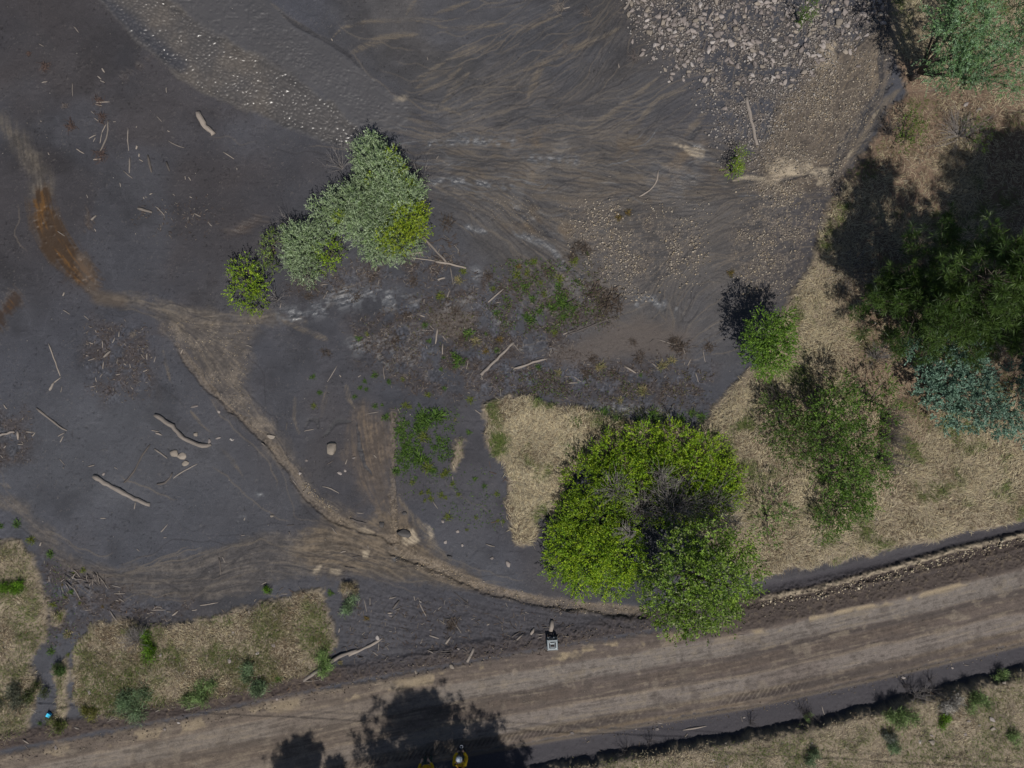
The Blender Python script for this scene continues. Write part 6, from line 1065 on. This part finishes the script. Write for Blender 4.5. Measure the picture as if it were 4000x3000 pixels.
# ------------------------------------------------------------------ grass
swirl = (fbm(150, 201, 3) * 4 * math.pi).astype(np.float32); lean_n = fbm(60, 202, 2)
def grass(polys, n, label, seed, green, Lm=.22, name='dry_grass', stand=.5, dark=.2):
    g = np.random.default_rng(seed); xs = [p[0] for q in polys for p in q]; ys = [p[1] for q in polys for p in q]
    x = g.uniform(max(min(xs), -250), min(max(xs), 4250), n * 4); y = g.uniform(max(min(ys), -250), min(max(ys), 3250), n * 4)
    m = np.zeros(len(x), bool)
    for p in polys: m |= inside(p, x + g.normal(size=len(x)) * 6, y + g.normal(size=len(x)) * 6)
    keep = m & (g.random(len(x)) < ss(14, -46, atv(s_g, x, y) + (g.random(len(x)) - .5) * 20)) & (g.random(len(x)) < .55 + .45 * ss(.3, .6, atv(n_sm, x, y))) & (g.random(len(x)) < 1.0 - .6 * atv(litter, x, y))
    x = x[keep][:n]; y = y[keep][:n]; n = len(x)
    th = atv(swirl, x, y) + g.normal(size=n) * .75; el = (.12 + stand * g.random(n)); L = Lm * (.45 + .9 * g.random(n)); wd = .0035 + .004 * g.random(n)
    base = np.stack([(x - 2000) * S, (1500 - y) * S, gzv(x, y) - .01], -1); d1 = np.stack([np.cos(th) * np.cos(el + .3), np.sin(th) * np.cos(el + .3), np.sin(el + .3)], -1)
    e2 = el - .35; d2 = np.stack([np.cos(th) * np.cos(e2), np.sin(th) * np.cos(e2), np.sin(e2)], -1); sd_ = np.stack([-np.sin(th), np.cos(th), np.zeros(n)], -1)
    mid = base + d1 * (L * .5)[:, None]; tip = mid + d2 * (L * .5)[:, None]; tip[:, 2] = np.maximum(tip[:, 2], base[:, 2] + .015); wv = sd_ * wd[:, None]
    V = np.stack([base - wv, base + wv, mid - wv, mid + wv, tip - wv * .25, tip + wv * .25], 1)
    F = (np.array([[0, 1, 3, 2], [2, 3, 5, 4]])[None] + np.arange(n)[:, None, None] * 6).reshape(-1, 4)
    gm = atv(fbm(90, 203 + seed, 3), x, y); pg = ss(.62 - green * .35, .75 - green * .25, gm + .15 * (g.random(n) - .5))[:, None]
    straw = pick([(.46, .39, .26), (.38, .32, .215), (.55, .48, .34), (.32, .26, .17), (.44, .385, .28)], n, g); grn = pick([(.085, .125, .03), (.135, .17, .05), (.06, .105, .025), (.17, .18, .065)], n, g)
    br = pick([(.17, .125, .085), (.13, .10, .07), (.20, .15, .105)], n, g); bm_ = (g.random((n, 1)) < dark + .35 * ss(.5, .65, atv(n_mid, x, y))[:, None])
    c = straw * (1 - pg) + grn * pg; c = np.where(bm_, br * (1 - .5 * pg) + grn * .5 * pg, c) * (.75 + .5 * g.random((n, 1)))
    tag(add(name, mesh_np(name, V.reshape(-1, 3), F, np.repeat(c, 6, 0)), M['blade']), label, 'grass', kind='stuff')
grass([g2, g2b], 150000, 'dry straw grass on the slope under the pines and thicket', 1, .14, .18, stand=.5, dark=.12)
grass([g1], 30000, 'pale matted dry grass beside the bright green mound', 2, .20, .19, stand=.45, dark=.10)
grass([g3], 36000, 'mixed dry grass and green weeds on the bank above the road', 3, .95, .12, stand=.9, dark=.46)
grass([g4, g4b, g4c], 24000, 'dry grass with green weeds at the lower left edge', 4, .9, .12, stand=.8, dark=.42)
grass([g5], 48000, 'short dry grass on the bank in the lower right corner', 5, .72, .11, stand=.8, dark=.34)
grass([g6, g7], 900, 'small isolated strips of dry grass on the dark mud', 6, .5, .18)

def weeds(regions, label, seed):
    g = np.random.default_rng(seed); Vs = []; Cs = []
    for poly, n, L, pal in regions:
        p_ = np.array(scatter(poly, n, 0, 1, 30, .04 + .96 * ss(.42, .66, n_sm * .5 + fbm(24, 205, 2) * .5), 1)); x, y, r = p_.T; n = len(x)
        th = g.random(n) * 6.28; el = .2 + .8 * g.random(n); d = np.stack([np.cos(th) * np.cos(el), np.sin(th) * np.cos(el), np.sin(el)], -1)
        base = np.stack([(x - 2000) * S, (1500 - y) * S, gzv(x, y)], -1); V, F, c = leaf_quads(base, d, unit(g.normal(size=(n, 3)) * .5 + np.array([0, 0, 1.])), L * (.4 + .8 * r), np.full(n, .022), pick(pal, n, g) * (.6 + .7 * g.random((n, 1))))
        Vs.append(V); Cs.append(c)
    V = np.concatenate(Vs); tag(add('weeds', mesh_np('weeds', V, np.arange(len(V)).reshape(-1, 4), np.concatenate(Cs)), M['blade']), label, 'weeds', kind='stuff')
GW = [(.07, .14, .02), (.11, .19, .03), (.05, .10, .02)]; BW = [(.08, .062, .052), (.115, .09, .074), (.12, .13, .04), (.065, .052, .045)]; SW = [(.10, .12, .07), (.14, .15, .09), (.07, .085, .045), (.19, .17, .11)]
weeds([(O((858,885),(960,880),(1000,930),(960,1010),(930,1030),(870,1015),(850,950)), 2600, .11, GW), (O((860,1010),(1000,1000),(1090,1060),(1090,1150),(960,1110),(880,1060)), 500, .08, GW), (O((1050,560),(1230,560),(1300,680),(1200,720),(1060,700)), 1500, .12, GW), (O((1040,560),(1290,560),(1340,690),(1150,730),(1050,700)), 1600, .12, BW),
       (O((900,630),(1080,640),(1090,760),(960,800),(920,740)), 700, .11, BW), (O((760,690),(960,660),(1000,780),(900,850),(760,790)), 500, .09, BW), (O((1060,800),(1540,800),(1520,880),(1100,860)), 1500, .11, BW), (O((1060,800),(1400,800),(1380,860),(1100,850)), 300, .10, GW),
       (O((1250,880),(1340,890),(1520,900),(1510,940),(1400,920),(1280,960),(1220,1010)), 2600, .14, SW), (O((100,1200),(170,1280),(180,1350),(110,1400),(95,1300)), 160, .09, GW)], 'low green and brown weeds pushing through the mud', 8)
# ------------------------------------------------------------------ crate, blue box, power line, people
cr = tag(empty('crate', W(*cp('O', 345, 570), 0) + Vector((0, .02, gz(*cp('O', 345, 570)) + .01)), math.radians(3)), 'grey plastic crate standing upside down at the edge of the dirt road', 'crate')
M['crate'] = plain('crate_plastic', (.085, .115, .135), .28, .12, 14, .6); A_ = .36; Hh_ = .29
def crate_part(name, boxes, parent=None):
    mb = MB()
    for c, d in boxes: mb.box(c, d)
    o = mb.build(name, M['crate'], parent, False); bv = o.modifiers.new('bevel', 'BEVEL'); bv.width = .004; bv.segments = 2; return o
t_ = .014
crate_part('rim', [((0, s_ * (A_ / 2 + .004), .02), (A_ + .026, .022, .04)) for s_ in (-1, 1)] + [((s_ * (A_ / 2 + .004), 0, .02), (.022, A_ - .016, .04)) for s_ in (-1, 1)], cr)
for sx, sy in ((0, 1), (0, -1), (1, 0), (-1, 0)):
    bx = []
    for k in range(6):
        u = -A_ / 2 + .02 + (A_ - .04) * k / 5; bx.append(((u, sy * A_ / 2, .15), (t_, t_, .22)) if sy else ((sx * A_ / 2, u, .15), (t_, t_, .22)))
    for z in (.10, .17, .262):
        bx.append(((0, sy * A_ / 2, z), (A_ - .002, t_ * .7, .022)) if sy else ((sx * A_ / 2, 0, z), (t_ * .7, A_ - .03, .022)))
    crate_part('side_panel', bx, cr)
crate_part('corner_post', [((a_ * (A_ / 2 - .012), b_ * (A_ / 2 - .012), .155), (.034, .034, .27)) for a_ in (-1, 1) for b_ in (-1, 1)], cr)
fl = []
for s_ in (-1, 1):
    fl += [((0, s_ * (A_ / 2 - .035), Hh_), (A_ - .02, .055, .016)), ((s_ * (A_ / 2 - .035), 0, Hh_ + .001), (.055, A_ - .10, .014)), ((0, s_ * .075, Hh_ - .002), (.17, .016, .014)), ((s_ * .078, 0, Hh_ - .003), (.016, .15, .014))]
crate_part('base_frame', fl, cr)
mb = MB()
for a_ in (-1, 1):
    for b_ in (-1, 1): mb.tube([(a_ * .07, b_ * .07, Hh_), (a_ * .10, b_ * .10, Hh_ + .004), (a_ * .13, b_ * .13, Hh_)], [.013, .012, .013], 6)
mb.box((0, .05, Hh_ - .03), (.14, .07, .012)); mb.box((.0, -.105, Hh_ - .01), (.10, .022, .012)); mb.build('base_rib', M['crate'], cr, False)
px, py = cp('M', 432, 1195); bb = tag(empty('plastic_box', W(px, py, gz(px, py)), math.radians(-28)), 'small bright blue plastic box in the muddy runnel near the road', 'plastic box')
M['blue'] = plain('blue_plastic', (.02, .42, .85), .35, .15, 30, .5); M['bluelid'] = plain('blue_lid', (.06, .60, .92), .35, .2, 25, .5)
mb = MB(); mb.box((0, 0, .05), (.13, .12, .10)); o = mb.build('body', M['blue'], bb, False); bv = o.modifiers.new('bevel', 'BEVEL'); bv.width = .012; bv.segments = 2
mb = MB(); mb.box((0, 0, .112), (.14, .13, .022)); mb.box((.02, .01, .127), (.07, .05, .01)); o = mb.build('lid', M['bluelid'], bb, False); bv = o.modifiers.new('bevel', 'BEVEL'); bv.width = .008; bv.segments = 2

M['wire'] = plain('wire', (.03, .03, .03), .5); M['pole'] = plain('pole_wood', (.12, .09, .07), .9, .3, 10)
def shadow_to(x, y, z): return Vector(((x + math.sin(a) * z * SHADOW_PX - 2000) * S, (1500 - (y + math.cos(a) * z * SHADOW_PX)) * S, z))
for k, (y0_, z) in enumerate([(2790, 7.0), (2764, 7.5)]):
    mb = MB(); p0 = shadow_to(-1600, y0_ - 2600 * .054, z); p1 = shadow_to(5600, y0_ + 4600 * .054, z)
    mb.tube([np.array(p0 + (p1 - p0) * t) - np.array([0, 0, .6 * 4 * t * (1 - t) * .1]) for t in np.linspace(0, 1, 13)], [.014 if k == 0 else .008] * 13, 5)
    tag(mb.build('power_line', M['wire']), ('lower' if k == 0 else 'upper') + ' overhead wire whose thin shadow crosses the dirt road', 'wire')
for xx, lb in ((-1600, 'wooden utility pole far beyond the left edge holding the overhead wires'), (5600, 'wooden utility pole far beyond the right edge holding the overhead wires')):
    q = shadow_to(xx, 2790 + (xx - 1000) * .054, 7.0); mb = MB(); mb.tube([(0, 0, -.2), (0, 0, 4), (0, 0, 8)], [.16, .14, .11], 10)
    po = tag(empty('utility_pole', (q.x, q.y, -.1)), lb, 'utility pole'); mb.build('pole', M['pole'], po); mb = MB(); mb.box((0, .12, 7.3), (.1, 1.6, .1)); mb.build('crossarm', M['pole'], po, False)

M['skin'] = plain('skin', (.42, .26, .19), .55, .08); M['yellow'] = plain('yellow_jacket', (.42, .27, .012), .8, .18, 22, .2); M['trouser'] = plain('dark_green_trousers', (.03, .045, .04), .9, .2); M['boot'] = plain('boot_leather', (.055, .045, .04), .6, .2)
M['helmet'] = plain('white_helmet', (.75, .76, .78), .35, .05); M['black'] = plain('black_gear', (.018, .018, .02), .6); M['red'] = plain('red_strap', (.25, .03, .025), .7)
def skin_mesh(name, verts, edges, radii, mat, parent, root=0, sub=2):
    me = bpy.data.meshes.new(name); me.from_pydata(verts, edges, []); o = add(name, me, mat, parent)
    bpy.context.view_layer.objects.active = o
    md_ = o.modifiers.new('skin', 'SKIN'); md_.use_smooth_shade = True
    sv = me.skin_vertices[0].data if me.skin_vertices else None
    if sv is None:
        me.skin_vertices.new() if hasattr(me.skin_vertices, 'new') else None; sv = me.skin_vertices[0].data
    for q, r in zip(sv, radii): q.radius = (r, r) if not isinstance(r, tuple) else r
    sv[root].use_root = True
    s2 = o.modifiers.new('sub', 'SUBSURF'); s2.levels = sub; s2.render_levels = sub
    return o
def person(label, J, gear):
    """J: joint -> (x, y, z) relative to the feet; facing +y"""
    names = ['pelvis', 'waist', 'chest', 'neck', 'head0', 'head1', 'lsh', 'lel', 'lwr', 'lha', 'rsh', 'rel', 'rwr', 'rha', 'lhip', 'lkn', 'lan', 'lto', 'rhip', 'rkn', 'ran', 'rto']
    rad = dict(pelvis=(.15, .11), waist=(.13, .10), chest=(.16, .11), neck=.055, head0=.085, head1=.075, lsh=.06, lel=.042, lwr=.03, lha=(.04, .018), rsh=.06, rel=.042, rwr=.03, rha=(.04, .018), lhip=.085, lkn=.058, lan=.042, lto=.038, rhip=.085, rkn=.058, ran=.042, rto=.038)
    ed = [('pelvis', 'waist'), ('waist', 'chest'), ('chest', 'neck'), ('neck', 'head0'), ('head0', 'head1'), ('chest', 'lsh'), ('lsh', 'lel'), ('lel', 'lwr'), ('lwr', 'lha'), ('chest', 'rsh'), ('rsh', 'rel'), ('rel', 'rwr'), ('rwr', 'rha'),
          ('pelvis', 'lhip'), ('lhip', 'lkn'), ('lkn', 'lan'), ('lan', 'lto'), ('pelvis', 'rhip'), ('rhip', 'rkn'), ('rkn', 'ran'), ('ran', 'rto')]
    V = [J[n] for n in names]; R = [rad[n] for n in names]; E = [(names.index(p), names.index(q)) for p, q in ed]
    for sd_, hn, wn in ((1, 'lha', 'lwr'), (-1, 'rha', 'rwr')):
        h = np.array(J[hn]); dr = unit(h - np.array(J[wn])); lat = unit(np.cross(dr, [0, 0, 1.])); i0 = names.index(hn)
        for k, (o_, ln) in enumerate(((-.03, .062), (-.01, .078), (.01, .072), (.03, .056))):
            b_ = h + dr * .03 + lat * o_; m_ = b_ + dr * ln * .55 + np.array([0, 0, -.006]); e_ = m_ + dr * ln * .35 + np.array([0, 0, -.022])
            j = len(V); V += [tuple(b_), tuple(m_), tuple(e_)]; R += [.010, .009, .007]; E += [(i0, j), (j, j + 1), (j + 1, j + 2)]
        b_ = h - lat * .04 * sd_ * -1 - dr * .01; e_ = b_ + dr * .05 + lat * .012 * sd_; j = len(V); V += [tuple(b_), tuple(e_)]; R += [.011, .008]; E += [(i0, j), (j, j + 1)]
    return V, E, R, names, J
def build_person(label, px, py, J, helmet=True, pack=True, rz=0):
    V, E, R, names, J = person(label, J, None); z0 = gz(px, py)
    o = skin_mesh('person', V, E, R, M['skin'], None); o.location = W(px, py, 0) + Vector((0, 0, z0)); o.rotation_euler = (0, 0, rz); o.scale = (.86, .86, .86); tag(o, label, 'person')
    jn = ['pelvis', 'waist', 'chest', 'neck', 'lsh', 'lel', 'lwr', 'rsh', 'rel', 'rwr']; jr = [(.20, .145), (.19, .14), (.21, .15), .085, .105, .075, .055, .105, .075, .055]
    skin_mesh('jacket', [J[n] if n != 'neck' else tuple(np.array(J['chest']) * .35 + np.array(J['neck']) * .65) for n in jn], [(0, 1), (1, 2), (2, 3), (2, 4), (4, 5), (5, 6), (2, 7), (7, 8), (8, 9)], jr, M['yellow'], o)
    tn = ['waist', 'pelvis', 'lhip', 'lkn', 'lan', 'rhip', 'rkn', 'ran']; skin_mesh('trousers', [tuple(np.array(J['pelvis']) * .6 + np.array(J['waist']) * .4)] + [J[n] for n in tn[1:]], [(0, 1), (1, 2), (2, 3), (3, 4), (1, 5), (5, 6), (6, 7)], [(.16, .12), (.17, .125), .105, .08, .07, .105, .08, .07], M['trouser'], o)
    for s_ in ('l', 'r'):
        A0 = np.array(J[s_ + 'an']); T0 = np.array(J[s_ + 'to']); skin_mesh('boot', [tuple(A0 + np.array([0, -.03, .1])), tuple(A0 + np.array([0, -.02, 0])), tuple((A0 + T0) / 2), tuple(T0 + np.array([0, .03, 0]))], [(0, 1), (1, 2), (2, 3)], [.062, .06, .052, .045], M['boot'], o)
    h = np.array(J['head1']); d = unit(h - np.array(J['head0'])); mb = MB(); y_ = np.array([0, 1., 0]); c0 = h - d * .05
    prof = [(-.02, .128), (-.012, .130), (0, .115), (.05, .110), (.09, .092), (.115, .06), (.125, .025)]
    mb.tube([c0 + d * t for t, _ in prof], [r for _, r in prof], 16); mb.build('helmet', M['helmet'], o)
    f = unit(y_ - d * (y_ @ d)); mb = MB(); mb.tube([c0 + f * .11 + np.array([-.09, 0, 0]) + d * .06, c0 + f * .15 + d * .055, c0 + f * .11 + np.array([.09, 0, 0]) + d * .06], [.03, .036, .03], 8); mb.build('goggles', M['black'], o)
    fc = np.array(J['head0']) + f * .085; mb = MB(); mb.tube([fc + d * .01, fc + f * .028 - d * .02], [.012, .016], 6); mb.build('nose', M['skin'], o)
    mb = MB(); [mb.tube([fc + np.array([s_ * .032, 0, 0]) + d * .03, fc + np.array([s_ * .032, 0, 0]) + d * .03 + f * .012], [.010, .008], 6) for s_ in (-1, 1)]; mb.build('eyes', M['black'], o)
    mb = MB(); mb.tube([fc + np.array([-.025, 0, 0]) - d * .045, fc + f * .01 - d * .047, fc + np.array([.025, 0, 0]) - d * .045], [.006, .008, .006], 5); mb.build('mouth', M['red'], o)
    if pack:
        ch = np.array(J['chest']); w_ = np.array(J['waist']); b_ = -unit(np.cross([1., 0, 0], ch - w_)) * -1
        bk = (ch + w_) / 2 - unit(np.array([0, 1., 0]) - unit(ch - w_) * unit(ch - w_)[1]) * .2; mb = MB(); mb.tube([bk - unit(ch - w_) * .1, bk + unit(ch - w_) * .12], [.085, .08], 10); mb.build('pack', M['black'], o)
        mb = MB(); [mb.tube([bk + np.array([s_ * .05, 0, .05]) + unit(ch - w_) * .1, ch + np.array([s_ * .1, -.02, .17]), ch + np.array([s_ * .11, .14, .02])], [.014] * 3, 5) for s_ in (-1, 1)]; mb.build('strap', M['red'], o)
    return o
JA = dict(pelvis=(0, -.16, .92), waist=(0, -.06, 1.06), chest=(0, .13, 1.26), neck=(0, .26, 1.38), head0=(-.03, .36, 1.45), head1=(-.04, .41, 1.54), lsh=(-.19, .14, 1.30), lel=(-.24, .28, 1.08), lwr=(-.12, .45, 1.04), lha=(-.07, .52, 1.04), rsh=(.19, .14, 1.30), rel=(.24, .28, 1.08), rwr=(.12, .46, 1.04), rha=(.07, .53, 1.04),
          lhip=(-.10, -.15, .86), lkn=(-.12, .02, .47), lan=(-.12, -.04, .09), lto=(-.13, .15, .05), rhip=(.10, -.15, .86), rkn=(.12, .02, .47), ran=(.12, -.04, .09), rto=(.13, .15, .05))
build_person('person in yellow jacket and white helmet bending over a controller in the tree shade', 1806, 2934, JA)
JB = dict(pelvis=(0, -.02, .94), waist=(0, 0, 1.1), chest=(0, .03, 1.32), neck=(0, .06, 1.5), head0=(0, .1, 1.6), head1=(0, .12, 1.7), lsh=(-.2, .03, 1.4), lel=(-.28, .02, 1.12), lwr=(-.2, .2, 1.02), lha=(-.16, .27, 1.02), rsh=(.2, .03, 1.4), rel=(.28, .04, 1.12), rwr=(.18, .22, 1.08), rha=(.14, .29, 1.09),
          lhip=(-.10, -.02, .88), lkn=(-.13, .03, .48), lan=(-.14, -.03, .09), lto=(-.16, .15, .05), rhip=(.10, -.02, .88), rkn=(.11, .04, .48), ran=(.11, -.02, .09), rto=(.12, .16, .05))
build_person('person in yellow jacket and dark green trousers, head cut off by the lower edge', 1676, 2950, JB, rz=.1)
rcx = W(1806, 2934, 0); ctl = tag(empty('remote_controller', (rcx.x, rcx.y + .50, gz(1806, 2934) + .915)), 'remote controller with a ring aerial in the hands of the helmeted person', 'controller')
mb = MB(); mb.box((0, 0, 0), (.15, .09, .04)); mb.build('body', M['black'], ctl, False)
mb = MB(); mb.tube([(.05 * math.cos(t) + .03, .09 + .05 * math.sin(t), .01) for t in np.linspace(0, 2 * math.pi, 17)], [.007] * 17, 6, False); mb.build('ring', M['helmet'], ctl)
